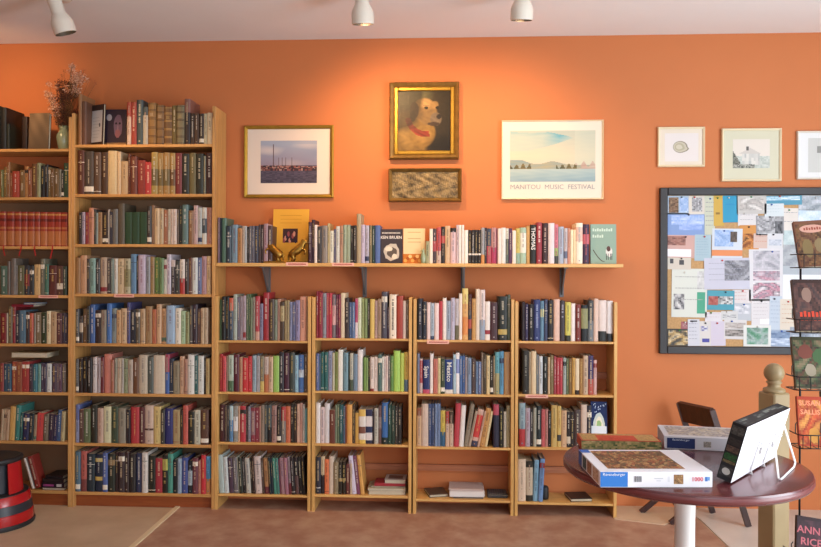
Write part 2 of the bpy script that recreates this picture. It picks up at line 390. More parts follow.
def book_meshes(w, h, d, col, opt, rnd, g=1.0):
    lin = lambda h_, g_=1.0: muted(LIN(h_, g_))
    t = min(.0026, w*.16); hard = h > .2 or rnd.random() < .3; bulge = min(.004, w*.12) if hard else min(.001, w*.05)
    outer = [(0, d), (0, .004), (w*.2, .004-bulge*.7-.002), (w*.5, .002-bulge), (w*.8, .004-bulge*.7-.002), (w, .004), (w, d)]
    inner = [(t, d), (t, .0055), (w*.3, .0045), (w*.5, .0045), (w*.7, .0045), (w-t, .0055), (w-t, d)]
    segs = [(0, 1, col)]
    def cut(segs, a, b_, c):
        o = []
        for s0, s1, cc in segs:
            if s1 <= a or s0 >= b_: o.append((s0, s1, cc)); continue
            if s0 < a: o.append((s0, a, cc))
            o.append((max(s0, a), min(s1, b_), c))
            if s1 > b_: o.append((b_, s1, cc))
        return o
    gilt = False; notext = False; txtc = None
    for k, v in opt:
        if k == 'b': segs = cut(segs, 0, v[0], v[1])
        elif k == 't': segs = cut(segs, 1-v[0], 1, v[1])
        elif k == 'm': segs = cut(segs, v[0], v[1], v[2])
        elif k == 'g': gilt = True
        elif k == 'n': notext = True
        elif k == 'x': txtc = v
    if not opt and w > .016 and rnd.random() < .35:
        a = rnd.choice((.06, .72, .78)); dk = 'e0d8c8' if lum(col) < .15 else rnd.choice(('8a2028', '2a3458', '2c2824', '4a6a58'))
        segs = cut(segs, a, a+rnd.choice((.012, .12, .015)), dk)
    if gilt:
        for a in (.02, .17, .2, .38, .41, .6, .63, .8, .83, .965): segs = cut(segs, a, a+.014, '3a1408' if opt[0][0] != 'g' or lum(col) > .1 else 'b08a40')
    cv = MB(); col_l = lin(col, g); n = len(outer)
    for s0, s1, cc in segs:
        z0, z1 = s0*h, s1*h; vs = [(x, y, z0) for x, y in outer]+[(x, y, z1) for x, y in outer]
        k = len(cv.v); cv.v += vs; cl = lin(cc, g)
        for i in range(n-1):
            cv.f.append([k+i, k+i+1, k+n+i+1, k+n+i]); cv.c.append(cl if 0 < i < n-2 else (cl if s1-s0 > .2 else col_l))
    vs = [(x, y, 0) for x, y in inner]+[(x, y, h) for x, y in inner]; k = len(cv.v); cv.v += vs
    for i in range(n-1): cv.f.append([k+i+1, k+i, k+n+i, k+n+i+1]); cv.c.append(col_l)
    k = len(cv.v); cv.v += [(x, y, z) for z in (0, h) for x, y in outer+inner]
    for zz in (0, 1):
        for i in range(n-1):
            f = [k+zz*2*n+i, k+zz*2*n+i+1, k+zz*2*n+n+i+1, k+zz*2*n+n+i]; cv.f.append(f if zz else f[::-1]); cv.c.append(col_l)
    for i in (0, n-1):
        cv.f.append([k+i, k+n+i, k+3*n+i, k+2*n+i]); cv.c.append(col_l)
    # title lettering down the spine
    if not notext and w > .009:
        base = segs[0][2]
        mid = [c for a, b_, c in segs if a <= .5 < b_][0]
        tc = txtc or (rnd.choice(('e8dcc0', 'e8e4dc', 'd8b860', 'e0c8a0')) if lum(mid) < .2 else rnd.choice(('2a2420', '3a2c2c', '7a2024', '28345c', '2a2420')))
        yy = .002-bulge-.0005; tc = lin(tc, g); mc = lin(mid, g); q_ = .5 if not txtc else .9; tc = tuple(tc[i]*q_+mc[i]*(1-q_) for i in range(3))+(1,)
        def mark(x0, x1, z0, z1):
            k = len(cv.v); cv.v += [(x0, yy, z0), (x1, yy, z0), (x1, yy, z1), (x0, yy, z1)]; cv.f.append([k, k+1, k+2, k+3]); cv.c.append(tc)
        hw = min(w*.2, .0065)*rnd.uniform(.55, 1); z = h*rnd.uniform(.88, .93) if not gilt else h*.78; end = h*rnd.uniform(.2, .55) if not gilt else h*.66
        if gilt:
            for q in range(3): mark(w*.28, w*.72, h*(.68+.03*q), h*(.69+.03*q))
        else:
            while z > end:
                st = rnd.uniform(.45, .9)*hw*1.6
                if rnd.random() < .8: mark(w*.5-hw*rnd.uniform(.7, 1), w*.5+hw*rnd.uniform(.8, 1), z-st, z)
                z -= st+hw*.35
            if rnd.random() < .6: mark(w*.5-hw*.7, w*.5+hw*.7, h*.06, h*.06+hw*1.3)
    pg = MB(); i = .003 if hard else .0006
    pg.box((t*.9, .005, i), (w-t*.9, d-(.003 if hard else .0006), h-i))
    return cv, pg
BOOKS = []   # (area, dict)
def row(case, si, x0, y0, base, entries, start, desc, gain=1.00, lean=0.0, yset=.012):
    """entries 'right_edge,top,colour[,opts]' in zoom pixels (6.833 per photo pixel) measured from (x0,y0); base=(left,right) baseline in the same pixels"""
    xl, xr, shelves, _ = CASES[case]; zs = shelves[si]; Z = 6.8333
    prev = start; es = entries.split(); out = []; lastx = None
    for e in es:
        p = e.split(','); 
        if p[0] == '@': prev -= (float(p[1])-x0)*Z; x0 = float(p[1]); continue
        rx = float(p[0])
        if p[1] == '-': prev = rx; continue
        opt = []; ln = None; hollow = False
        for o in p[3:]:
            if o[0] in 'bt' and '=' in o: a, c = o[1:].split('='); opt.append((o[0], (float(a), c)))
            elif o[0] == 'm': a, c = o[1:].split('='); lo, hi = a.split('-'); opt.append(('m', (float(lo), float(hi), c)))
            elif o[0] == 'g': opt.append(('g', 0))
            elif o[0] == 'n': opt.append(('n', 0))
            elif o[0] == 'x': opt.append(('x', o[2:]))
            elif o[0] == 'L': ln = float(o[1:])
            elif o[0] == 'H': hollow = True
        ua = x0+prev/Z; ub = x0+rx/Z; fr = min(1, max(0, (ua-at_px_l[case])/(at_px_r[case]-at_px_l[case])))
        bl = base[0]+(base[1]-base[0])*fr
        hh = (bl-float(p[1]))/Z*(4.25+yset)/F
        vy = y0+(bl-100)/Z
        out.append([at(ua, vy, yset).x, at(ub, vy, yset).x, hh, p[2], opt, ln if ln is not None else lean])
        prev = rx
    return out, (xl, xr, zs, desc, gain, yset, case)
at_px_l = {'T': 73, 'L': 0, 'A': 218, 'B': 316, 'C': 416, 'D': 520, 'S': 218}
at_px_r = {'T': 210, 'L': 67, 'A': 307, 'B': 408, 'C': 511, 'D': 612, 'S': 615}
ROWS = []
def R(*a, **k): ROWS.append(row(*a, **k))
W = {'T': 'tall bookcase beside the vase', 'L': 'leftmost tall bookcase'}
# ---- leftmost tall bookcase
R('L', 1, 0, 160, (255,250), "20,60,6b6a2f 45,40,7a5a20 65,5,8a5a28 85,80,8a4a20 130,70,a63a22 165,60,7a5a2a 190,35,b07838 215,50,8a4c20 250,15,6a4420 275,10,8a8a60 300,30,1e1e1e 325,20,26201c 345,40,7a6a40 370,50,6a4a20 400,50,6a5028 415,55,8a8a80 435,60,2a2a20 470,10,2f4a34", 0, 'second shelf of leftmost bookcase', gain=1.05)
R('L', 2, 0, 230, (112,105), ' '.join("%d,%d,9c2c14,m.03-.44=b86a2c,m.5-.56=b86a2c,m.72-.8=6a1c12,m.9-.95=c08030,n" % (x, -133) for x in (40,93,140,182,232,270,320,370,412,455)), -5, 'third shelf of leftmost bookcase', gain=1.00)
R('L', 3, 0, 230, (437,443), "50,232,4a6a5a 68,200,6a6058,n 105,180,6a6058,n 120,230,8a8a8a 165,230,5a5a3a 200,230,30343c,m.3-.7=7a2428 230,235,33383a 272,225,c8a468 305,185,6a6a5a 332,225,3a6a5a 385,232,5a2c28 430,235,5a3a30,m.2-.4=d0c8b8 458,240,2a3a2a", 0, 'fourth shelf of leftmost bookcase', gain=1.10)
R('L', 4, 0, 300, (292,296), "40,80,7a1f24 50,80,b0a890 80,30,6a5a40 100,20,8a1f2a 130,60,2a2a3a 175,60,4a7088 200,70,3a3030 225,80,b04a30 240,80,8a8478 280,75,7a6a50 318,75,2a3a20 345,65,c8b890,t.4=d8cca8 385,70,b09068 420,80,5a3438 440,80,3a3040 458,82,3a3a50", 0, 'fifth shelf of leftmost bookcase', gain=1.10)
R('L', 5, 0, 300, (625,636), "25,425,8a3a3a 50,430,2a4a60 75,430,2a5068 110,415,a04a30 150,420,8a4a30 200,415,9a3030 225,435,3a2a3a 255,435,2a6a78 275,435,6a9a90 298,430,4a4058 318,435,3a3048 350,432,c0c8c8 385,432,4a3848 405,435,6a5a68 420,435,5a3a50 445,435,6a6058", 0, 'sixth shelf of leftmost bookcase', gain=1.15)
R('L', 6, 0, 370, (478,484), "15,260,b09878 35,262,c0a888 55,262,b09070 95,240,c89a48,n 130,232,2a7a74 148,285,1c5450 190,290,2a2a50 222,290,1e2a30 245,300,9a8468 292,285,c83a38 325,295,6a5a48 360,295,3a2a40 385,300,2a2a58 412,265,3a5a88 440,275,b0a070", 0, 'seventh shelf of leftmost bookcase', gain=1.12, lean=.05)
# ---- tall bookcase
R('T', 0, 120, 90, (378,362), "75,75,c8b0a0,t.34=a03424 115,75,9a3020 160,60,3a4a50 195,110,b0a898,t.22=3a4a50 250,80,8a6428,g 305,95,7a5a30,g 360,105,6a4a28,g 395,95,6a5a28 450,95,7a7050,g 490,50,2a2024,t.3=8a5a50 520,150,3a2a20 550,150,4a3424 585,150,3a2a20 610,150,b8b090 648,145,d0b890", 45, 'top shelf of tall bookcase', gain=.95)
R('T', 1, 0, 90, (710,705), "575,402,5a2c1c 640,410,4a4038 690,415,5a4434 738,415,4a3424 800,405,c8b080,n 825,410,c8ac84,n @,120 55,478,b89a70 75,430,5a2a1a 120,445,6a3424 175,470,8a3028 218,485,b83034 262,415,a08840,m.2-.6=6a5a30 300,420,9a7a3a,m.2-.6=6a5a30 345,418,a07a3a,m.2-.6=6a5a30 382,420,a08038,m.2-.6=6a4a28 428,420,7a2c2c 478,425,2a2c28 525,420,6a6038 575,425,2a2c22 592,440,7a7a68 640,420,3a2020", 530, 'second shelf of tall bookcase', gain=1.00)
R('T', 2, 0, 160, (574,575), "560,350,3a3030 580,350,a89ab0 605,350,8a2a30 640,320,c08060 655,330,3a3a3a 670,355,9ab0b0 695,350,9a7448 735,350,3a2c24 745,330,b0a8a0 770,350,3a3a48 805,330,6a6a68,n @,120 30,290,5a5040,n 78,350,2a4a30,n 130,350,284830,n 185,350,2a4a30,n 215,310,3a3430 235,305,8a6a50 270,325,c8ac84 295,325,c0a880 325,335,a06848 345,330,c0b8a8 362,330,c8b0a0 385,330,d8c8c0 400,330,6a5a50 425,305,2a3030 465,300,5a7878 500,340,8a6038 530,305,c0a0a0 560,320,b0b8b8 590,320,c8c8c0,m.3-.7=404850 608,320,b87860 625,320,c09080", 535, 'third shelf of tall bookcase', gain=1.00)
R('T', 3, 0, 230, (432,445), "540,180,9a7040,n 585,165,c09068 605,190,3a3430 645,185,7aa098 675,190,3a3838 722,180,b09880 750,190,4a4040 770,190,708078 795,190,c8c8c0 @,120 22,190,c8b088 65,190,b0a888,m.2-.7=8a8458 105,160,5a88b0 120,175,2a2a30 170,165,b8a8c0 200,180,8a9098 228,180,9a7a48 265,185,5a7a38 295,190,6a8a58 315,200,c0c0b0 345,165,c0b8c8 375,205,3a2c30,t.2=c8b8b8 405,210,3a3c38 440,200,d8ccc0,b.45=b02820 465,200,3a302c 490,190,6a4438 528,190,c8d0d0 555,190,5a6a98 590,180,b08890 620,180,c8a878", 508, 'fourth shelf of tall bookcase', gain=1.02)
R('T', 4, 0, 300, (288,308), "525,50,4a4a4c 550,100,3a3434,m.4-.75=c8b8a0 580,50,6a5030 600,30,2a2a30 635,20,3a60a0 680,60,3a2a28 715,60,8a8070 750,15,3a70b8 785,50,7a8888 @,120 -5,60,c09868 38,50,c8a880 60,10,4a4a80 100,60,2a2c38 130,55,5a5040 165,55,b89870 212,38,9a7a50 240,60,b05c38 275,25,c8a078 312,55,c09060 372,35,90b0d0 412,55,d8d0c0 445,75,a0c098 470,80,8a8a58 490,40,5a5450 525,30,3a2c38 550,60,5a4440 575,55,b89c78 600,55,b8a488", 503, 'fifth shelf of tall bookcase', gain=1.05)
R('T', 5, 0, 300, (626,654), "520,390,5a5a5c 545,390,2a1c1c 580,380,241c1c 615,380,201818 645,380,c8c0c0 672,385,a89aa0 695,380,6a2028 745,360,c87868,n 768,400,a06048 790,390,a0a090 @,120 0,390,c0b098 15,390,b0a8a0 45,395,8a9470 80,400,b0a090 120,390,6a4428 180,370,b8ac98 220,385,505854 300,375,c8bca8,n 330,370,3a60a8,t.45=a03850 360,400,2a3448 402,420,8a8068 435,385,c09878 460,405,b08068 505,375,d0d0cc 530,385,2a6060 570,385,c8ccc8 585,400,1c1818 612,405,b0985c", 500, 'sixth shelf of tall bookcase', gain=1.07)
R('T', 6, 0, 370, (480,524), "525,215,8890b8,t.4=5868a8 555,250,5a3c34 602,245,5a6a48 650,220,2a2a20 690,245,b89a88 745,235,c8c8a0 795,235,3a4a38 @,120 30,250,8a8474 60,260,2a2428 120,245,b02c34 160,248,5a2a2c 220,235,c0a898,m.35-.4=4a2a20 272,245,c8b068 300,270,3a3830 358,260,2a3070 405,275,a08c60 425,280,3a2820 460,245,c05448 505,290,2a2820 548,280,b8baa8 605,280,5a3c30", 497, 'seventh shelf of tall bookcase', gain=1.10)
R('T', 7, 0, 440, (340,383), "530,60,4a6a80 575,60,b85a50,b.3=7a3a38 630,80,22303a 685,85,1e2a40,m.3-.4=c8a848,m.8-.9=c8b468 720,75,4a60a0 770,85,2a3028,m.7-.85=8a7048 795,75,3a2a2c @,120 20,75,3a2c30 50,75,3a2828 95,90,2c2626 140,85,30385a 180,80,c8c4c0 232,105,22241c 280,125,a02838 318,105,201c18,m.6-.9=b0b040 355,95,3a9080 388,140,1c2024 415,130,88a0b8 458,125,3a4c90 492,150,202428,m.25-.7=a0b4c0 530,130,6a3440 552,150,c08070 585,110,c01c2c 617,120,c08040,t.6=4898c8", 495, 'bottom shelf of tall bookcase', gain=1.12)
# ---- wall shelf
R('S', 0, 210, 200, (420,433), "62,105,8a7088 72,110,2a3038 105,108,4a7060,n 140,165,2a3a4a 182,155,6a8aa0 215,180,b07838 230,165,b8a898 245,165,b0b8c0 262,170,2a2a30 280,165,6a6a78 300,165,5c5c6c 325,165,3a3c50 342,155,4a3a3c 360,155,3a2a2c 390,150,a0808c 420,165,4a3030 668,-, 690,140,4a2838 710,125,3a2030 @,310 25,135,3a2838 45,160,e8dcd8,n 75,170,3a3434 115,165,8a8078 130,150,b8a878 158,200,d8d8c8 172,190,5a5878 200,170,c8ccc8 222,165,b08468 245,160,98a890 272,160,90a088,n 292,165,2a2420 315,165,322a24 345,85,a89878,n 372,160,b8b0d0 400,165,a8a8c0 420,165,7a7050 440,165,2a4440 475,165,4a68a8,n 632,- 787,- @,420 35,- 62,275,9a9a70 85,190,e8e0d0,n 110,190,4a3a40,m.35-.65=b04048 142,180,c04848,b.35=c8b0a0 168,175,241e20,m.55-.75=c02c34 205,170,d0b088 245,185,d8b8c0,t.12=1c1c1c 262,165,c8b0b8 280,165,e8e4e0,n 300,165,e0dcd8,n 328,200,f0e8e0,n 350,200,2a2220,m.25-.3=e8e0d8 372,200,2c2420,m.25-.3=e8e0d8 394,200,262020,m.25-.3=e8e0d8 416,200,2a2220,m.25-.3=e8e0d8 440,185,9aa0a8,b.25=d89040 455,185,3a2830 485,190,b04050,t.5=3a4458 520,185,c08888,b.45=b02858 530,190,7a2040 555,190,e8dcd8,n 585,185,e0e0e0,n 605,190,5a6868,t.3=d8d8d0 630,190,5a3058 655,205,e8e0d8,n 682,190,88b0a0,t.7=c8b850 725,185,a0c0a8,m.3-.85=e0e4d8 750,175,c89848,n @,520 66,165,c89848,n 112,165,22201c,n 150,150,a03040,x=e8c8c0 192,155,3a1c20,x=c8a898 235,155,dcd4dc,n 262,165,3a3a38,t.6=d87088,m.2-.4=98b058 300,180,a0b0c8 325,190,c0b8c0,m.15-.35=5a6888 345,190,c88870 365,200,f0e0b8,n 383,200,e8d0a0,n 430,155,f0e4d0,m.55-.9=e0b8a8 475,165,402848,m.5-.75=c85868", 45, 'wall shelf above low bookcases', gain=1.00, yset=.03)
# ---- low bookcases
R('A', 0, 210, 280, (412,420), "48,130,3a5030,n 75,110,1a1a1c 100,110,1a1a1c 130,120,3a4a60,t.3=c85838 158,95,a0b0a8 178,115,6a6478 200,110,9a8c98 222,105,a898a8 240,95,58684c 255,95,4a7050 270,118,7a8a70 288,115,8a8478 320,110,b03040,b.2=c89888 345,160,7a7898 388,85,a01e2c 425,130,4a3830 448,135,7a8878 470,130,b08878 500,150,4a3c30,m.5-.9=b8a878 518,140,908058 535,140,a09068 558,150,8088b0 580,150,5a6490 612,140,8a84b0 655,115,d89880 672,115,b08868", 32, 'top shelf of first low bookcase', gain=1.02, yset=.018)
R('A', 1, 210, 340, (350,368), "75,90,a82028 100,105,d04850 112,105,8a7060 150,100,a8b8a8,b.3=4a6a48 190,95,5a1c30 212,115,b08060 250,120,c8222c 280,110,c8202c 308,105,88a0b0 335,110,a0a0a8 362,110,7a7460,b.3=c8b050 395,115,b86838,t.5=c0b0a8 425,115,c8a888 468,110,8aba48,n 500,85,2a2830 540,90,4a2438 575,90,3a4440 602,110,88b8d0 640,105,3a68a8,m.4-.6=b8c8d8 665,100,5a4a3c", 52, 'second shelf of first low bookcase', gain=1.05, yset=.018)
R('A', 2, 210, 390, (346,378), "90,90,4a2024 105,95,5a4a44 120,95,3a3838 148,100,4a80b0,t.4=a8c8d0 180,100,8a8880,m.3-.7=d8d8d8 193,105,c8a080 235,105,b82838 248,108,3a2c30 268,110,7a7888 300,120,8a3040,m.2-.9=8c6870 330,120,8a3040 340,110,b08070 365,105,8a7868 385,105,4a5050 415,105,4a585c,b.4=201c20 450,110,a07870 480,120,241c1c 512,120,7a7470,t.4=b03030 545,120,c8643c 568,105,302820 590,105,3a2a24 610,105,c8a088 630,100,b88878 645,110,c8c0b8 663,140,60a0a8,n", 50, 'third shelf of first low bookcase', gain=1.07, yset=.018)
R('A', 3, 210, 440, (360,388), "85,95,a0b4b4,n 115,110,b8c4c8 150,120,4a3448 180,115,6a6468 188,115,b0b8a8 215,120,2a3028 235,120,241c1c 270,125,b0b0a8 285,125,2a2420 300,125,3a2420 350,115,c8b8b4 365,130,4a3830 400,130,a87848,b.2=6a2c38 415,125,22303a 430,130,2a3440 450,130,388070 470,130,3a7870 480,140,6a3048 510,130,9a7480 535,130,9a6478 555,125,8a7880,b.3=6a2430 580,130,2c2224 610,130,5a4040,t.5=2c2224 632,125,1a1816 655,125,1e1a18", 45, 'bottom shelf of first low bookcase', gain=1.12, lean=-.06, yset=.018)
R('B', 0, 310, 280, (392,404), "50,70,8a2038 80,80,902038 105,85,8890a0 125,85,b84058 145,85,c03048 172,95,7a7078,m.3-.75=d8a8a8 190,95,6a2848 205,95,8a2850 235,85,d8c8a8,n 265,120,3a3030 285,150,4a6898 305,150,5878a8 325,125,d8c8d0,t.6=c04878 350,120,d0dcc0 370,125,98a868 392,125,7a9058 410,130,2a2418 442,130,d8b850,n 462,140,b09088 490,130,a08870 530,80,4a4858 545,190,3a2438 595,100,e8dcc8,x=3a2c28 640,110,a83820,n 662,145,e0d0c8,n 680,140,6a5848", 35, 'top shelf of second low bookcase', gain=1.02, yset=.018)
R('B', 1, 310, 340, (345,356), "60,90,5868a0 70,90,4a6880 92,80,1f6060 120,80,1f6060 150,75,9098b8 165,85,c0bca0 188,80,788840 222,65,e0e0d8,n 258,85,6890a0 268,100,2a3c38 292,90,b8b8a8,b.3=4a5a48 322,95,6a86a0,n 357,65,e0d8d8,n 365,120,4a6a40 382,120,78a048 395,125,88a860 410,120,3a3028 435,118,d8c8c0,b.08=8a2c20 462,115,d8c8c0 490,100,4a6a68 505,115,d8d8d0 518,115,d8c8c8 532,110,e0c8c0 548,115,6a6868 570,110,5a8a40 615,75,a0d048,n 642,90,b0c840,n 672,85,d8b838,b.3=5a7a98", 37, 'second shelf of second low bookcase', gain=1.05, yset=.018)
R('B', 2, 310, 390, (362,380), "65,85,dcd8d8,n 95,115,d0b8b8 130,90,d0ccd0,n 168,135,6a3424 182,100,7a8a70 198,95,5a6a50 222,100,1e5458 238,110,4a5a70 248,100,8a4420 285,100,d89838,n 305,110,4a3828 330,160,c89830,n 378,135,d8d0c8,t.2=d8b040,m.3-.5=7a4a38,b.12=d8b030,n 425,135,d8d0d0,t.2=2a2c50,m.32-.5=2a3458,b.1=2a2c48,n 435,150,2a2028 465,130,b8b4a8 488,110,6a4c48,m.4-.7=8a8080 532,90,2a64a8,b.16=1c2c28 555,105,28483c 580,110,2a3c30 600,120,3a3430 625,120,2e2a28", 35, 'third shelf of second low bookcase', gain=1.07, yset=.018)
R('B', 3, 310, 440, (366,385), "65,115,2a2c3c,m.15-.17=c8c8c8 92,110,2c2024,t.5=c8b088 122,130,d86a30 155,110,c8b4a0,n 190,150,8a7858 215,150,2c2418,m.4-.5=a08850 240,150,2c2418,m.4-.5=a08850 270,165,6a3430 285,160,b8a088 318,110,c8c0d8,L-.11 345,110,7a4060,L-.11 372,105,d0983c,L-.11", 30, 'bottom shelf of second low bookcase', gain=1.12, yset=.018)
R('C', 0, 410, 280, (408,414), "85,130,2a2c3c 115,150,1e2838 140,155,e0c8c8,n 168,160,a0b4c8,b.1=2a4068 200,160,e8d0d0,n 225,145,b82838,n 252,125,e8e0dc,n 282,145,98a8c0 310,125,b8b4d0 338,130,6a6448,t.65=c0b8c0 362,95,e8e0d8,n 402,60,e0a858,m.1-.45=e08830,t.3=e0cc70 428,100,383848,t.35=4a2028,m.25-.45=b04838 455,130,c89448 482,65,e0d0c0,n 520,70,90a0b8,t.6=e0d0d0 555,150,e8e0dc,m.15-.26=a02838,n 610,155,4a2c34,x=a89898 675,115,1e2420,m.13-.25=b8a048 697,105,4a5c50", 52, 'top shelf of third low bookcase', gain=1.02, yset=.018)
R('C', 1, 410, 340, (366,374), "65,95,7880a0 88,130,c8b0b0,m.3-.95=b04048 135,135,1e2c68,b.12=c04060,n 160,95,e8dcd8,n 190,130,c06858 210,125,d8c890 240,130,384830 295,135,1f3c80,b.12=d8d0c8,n 315,100,a0c0d0 340,90,e8e4e8,m.5-.85=8090c8,n 360,110,4468a0 378,110,385c98 395,120,9a9098 422,125,7a90b0 452,130,4a3838 468,150,6a88b0 490,150,5a70a0 505,90,8a7868 525,100,4a4030 550,110,d8c088 572,120,2c2418 585,110,8a7858 615,85,a09868,t.5=50a0b0 645,80,4890b8 690,85,a88050,n", 48, 'second shelf of third low bookcase', gain=1.05, yset=.018)
R('C', 2, 410, 390, (390,394), "75,130,c8a078,t.2=8a4a30 122,100,c8b0a0,n 145,100,3a4c78 165,100,344670 185,100,7088b0 205,100,6a80a8 240,145,2a5c80,t.6=c8b030 265,150,c8a890,t.35=a83830 295,150,c8a890,t.35=483828 332,95,b83040,L.05,n 365,110,dcd4d0,L.06,n 395,105,8a7c68,L.16 415,150,a89480,L.2 458,140,c8a090,m.25-.85=c82c28,b.15=3a3c58,L.19 475,150,c8a088,L.2 510,130,c08a40,L.17,x=7a4a20 528,150,e0c890,L.17 568,- 608,100,2a2a40,t.25=b04058,n 640,120,1e1c18,x=b0a050 660,150,c0b8a8 685,110,a09870", 42, 'third shelf of third low bookcase', gain=1.07, yset=.018)
R('D', 0, 510, 280, (408,420), "105,145,2a1c24,n 128,160,3a3460 165,160,1c181c 210,130,2c3c78,x=90a0d0 238,140,5a88a8,m.6-.8=c8c890 262,130,3a4468 305,135,201c20 348,130,e0b8a8,n 385,140,3a3038,x=a0a0b0 425,150,c8c040,b.15=2c2c20 458,160,e8dcdc,n 495,165,7a2820 545,170,14181c,m.35-.9=8a8a58,n 585,140,3a3c40,b.5=687078 618,130,d8b8a8,n 675,140,d8c8c4,b.25=1c1c1c,n 720,145,d8d4d8,b.2=1a1c24,n", 80, 'top shelf of fourth low bookcase', gain=1.02, yset=.018)
R('D', 1, 510, 340, (370,375), "130,75,2a2824,x=8a8a80 145,85,b0a080 180,80,d8c098,n 198,105,6a7480 225,115,c8d0d8 258,115,1e2422 275,120,c8a880 300,110,7a6840 318,115,a03848 340,125,b02c3c 362,125,b83444 385,125,98a4a0 402,130,5a6a48 425,130,7a5a28 445,125,c89838 475,130,d8c4a0,b.12=2c2020,n 500,130,9a6c28 535,110,c0a488 572,110,3a2c5c,b.4=b04838 595,140,c89c98", 85, 'second shelf of fourth low bookcase', gain=1.05, yset=.018)
R('D', 2, 510, 390, (392,396), "105,95,b02830,t.6=88a4b0 138,130,a898a8 160,140,241c18 182,130,a8a898 215,115,1e2c30 240,140,c05458 262,140,b87870 282,150,201c18 322,110,c0a050 350,115,c8a850,m.15-.3=3a3c40 388,145,c8a078 415,155,2a2020,m.1-.3=c8b8a0 440,155,2c2424 485,140,4a3c3c 527,105,c8b0a0,n 558,110,2c2c3c", 62, 'third shelf of fourth low bookcase', gain=1.07, yset=.018)
R('D', 3, 510, 440, (410,415), "105,125,d0b8a0 155,140,2a2820,m.15-.85=b8a890 190,130,6a9ab8,L.03 225,120,5a84b8,L.05", 48, 'bottom shelf of fourth low bookcase', gain=1.12, yset=.018)
SPECIAL = 24
allb = []
for out, (xl, xr, zs, desc, gain, yset, case) in ROWS:
    if not out: continue
    lo = min(o[0] for o in out); hi = max(o[1] for o in out)
    a0 = xl+.002; a1 = xr-.002
    lo2 = max(lo, a0); hi2 = min(hi, a1)
    if case == 'L': lo2 = lo; 
    s = (hi2-lo2)/(hi-lo)
    for i, o in enumerate(out):
        x0_ = lo2+(o[0]-lo)*s; x1_ = lo2+(o[1]-lo)*s
        allb.append(dict(x0=x0_, x1=x1_, h=o[2], col=o[3], opt=o[4], lean=o[5], z=zs, desc=desc, n=i+1, gain=gain, yset=yset, case=case, area=(x1_-x0_)*o[2], cnt=len(out)))
REDS = []
order = sorted(range(len(allb)), key=lambda i: -allb[i]['area'])
IND = set([i for i in order if allb[i]['col'] == '9c2c14']+order[:300-SPECIAL-10])
stuff_c, stuff_p = MB(), MB()
for i, bk in enumerate(allb):
    rnd = random.Random(i*17+3)
    gap = .0007; w = bk['x1']-bk['x0']-gap; h = bk['h']; an = bk['lean']
    dmax = .168 if bk['case'] in 'TL' else .152
    d = max(.10, min(dmax, h*rnd.uniform(.64, .74)))
    y = bk['yset']+rnd.uniform(0, .008)
    if bk['case'] in 'TL': y = bk['yset']+rnd.uniform(-.004, .006)
    if an: h = h/math.cos(an); w = w*math.cos(an)
    cv, pg = book_meshes(w, h, d, bk['col'], bk['opt'], rnd, bk['gain'])
    # lean: positive tips the top to the right (pivot at the lower right corner), negative to the left
    px_ = 0 if an <= 0 else w
    T = Matrix.Translation((bk['x0']+gap/2+(w if an > 0 else 0), y, bk['z']+.0006)) @ Matrix.Rotation(an, 4, 'Y') @ Matrix.Translation((-px_, 0, 0))
    if i in IND:
        cn = cname(bk['col'])
        sz = 'thin ' if bk['x1']-bk['x0'] < .021 else ('thick ' if bk['x1']-bk['x0'] > .034 else '')
        tl = 'tall ' if bk['h'] > .245 else ('short ' if bk['h'] < .185 else '')
        extra = ''
        for k, v in bk['opt']:
            if k in 'bt': extra = ' with %s %s' % (cname(v[1]), 'foot' if k == 'b' else 'head'); break
            if k == 'm': extra = ' with %s band' % cname(v[2]); break
        lab = '%s%s%s book%s, %s from left on %s' % (tl, sz, cn, extra, ordn(bk['n']), bk['desc'])
        if len(lab.split()) > 16: lab = '%s book%s, %s from left on %s' % (cn, extra, ordn(bk['n']), bk['desc'])
        red = '9c2c14' == bk['col']
        if red: lab = 'red and gold bound volume, %s from left in the matching set with ribbons' % ordn(bk['n'])
        e = thing('book', (0,0,0), lab, 'book', 'books on the '+bk['desc']); e.matrix_world = T
        if red: REDS.append((bk['x0'], bk['x1'], e))
        part('cover', cv, 'cover', e, local=True, fix=False); part('page_block', pg, 'pages', e, local=True, fix=False)
        ti = {'1e2c68': 'Spain', '1f3c80': 'Mexico', '22201c': 'THOMAS'}.get(bk['col'])
        if ti:
            TM = Matrix.Translation((w*.5, -.0035, h*.64)) @ Matrix.Rotation(PI/2, 4, 'Y') @ Matrix.Rotation(PI/2, 4, 'X')
            part('spine_title', text_mb(ti, w*.85, 'e8e4dc', TM, .0004), 'paper', e, local=True, fix=False)
    else:
        for src, dst in ((cv, stuff_c), (pg, stuff_p)):
            k = len(dst.v); dst.v += [tuple(T @ Vector(v)) for v in src.v]; dst.f += [[k+q for q in f] for f in src.f]; dst.c += src.c
k = len(stuff_c.v); nf = len(stuff_c.f)
allm = MB(); allm.v = stuff_c.v+stuff_p.v; allm.f = stuff_c.f+[[k+q for q in f] for f in stuff_p.f]; allm.c = stuff_c.c+stuff_p.c
o = part('books', allm, 'cover', None, off=(0,0,0), fix=False); o.data.materials.append(M['pages'])
o.data.polygons.foreach_set('material_index', [0]*nf+[1]*(len(allm.f)-nf)); o.data.update()
tag(o, 'thinner and smaller books filling the shelves between the larger ones', 'books', kind='stuff')
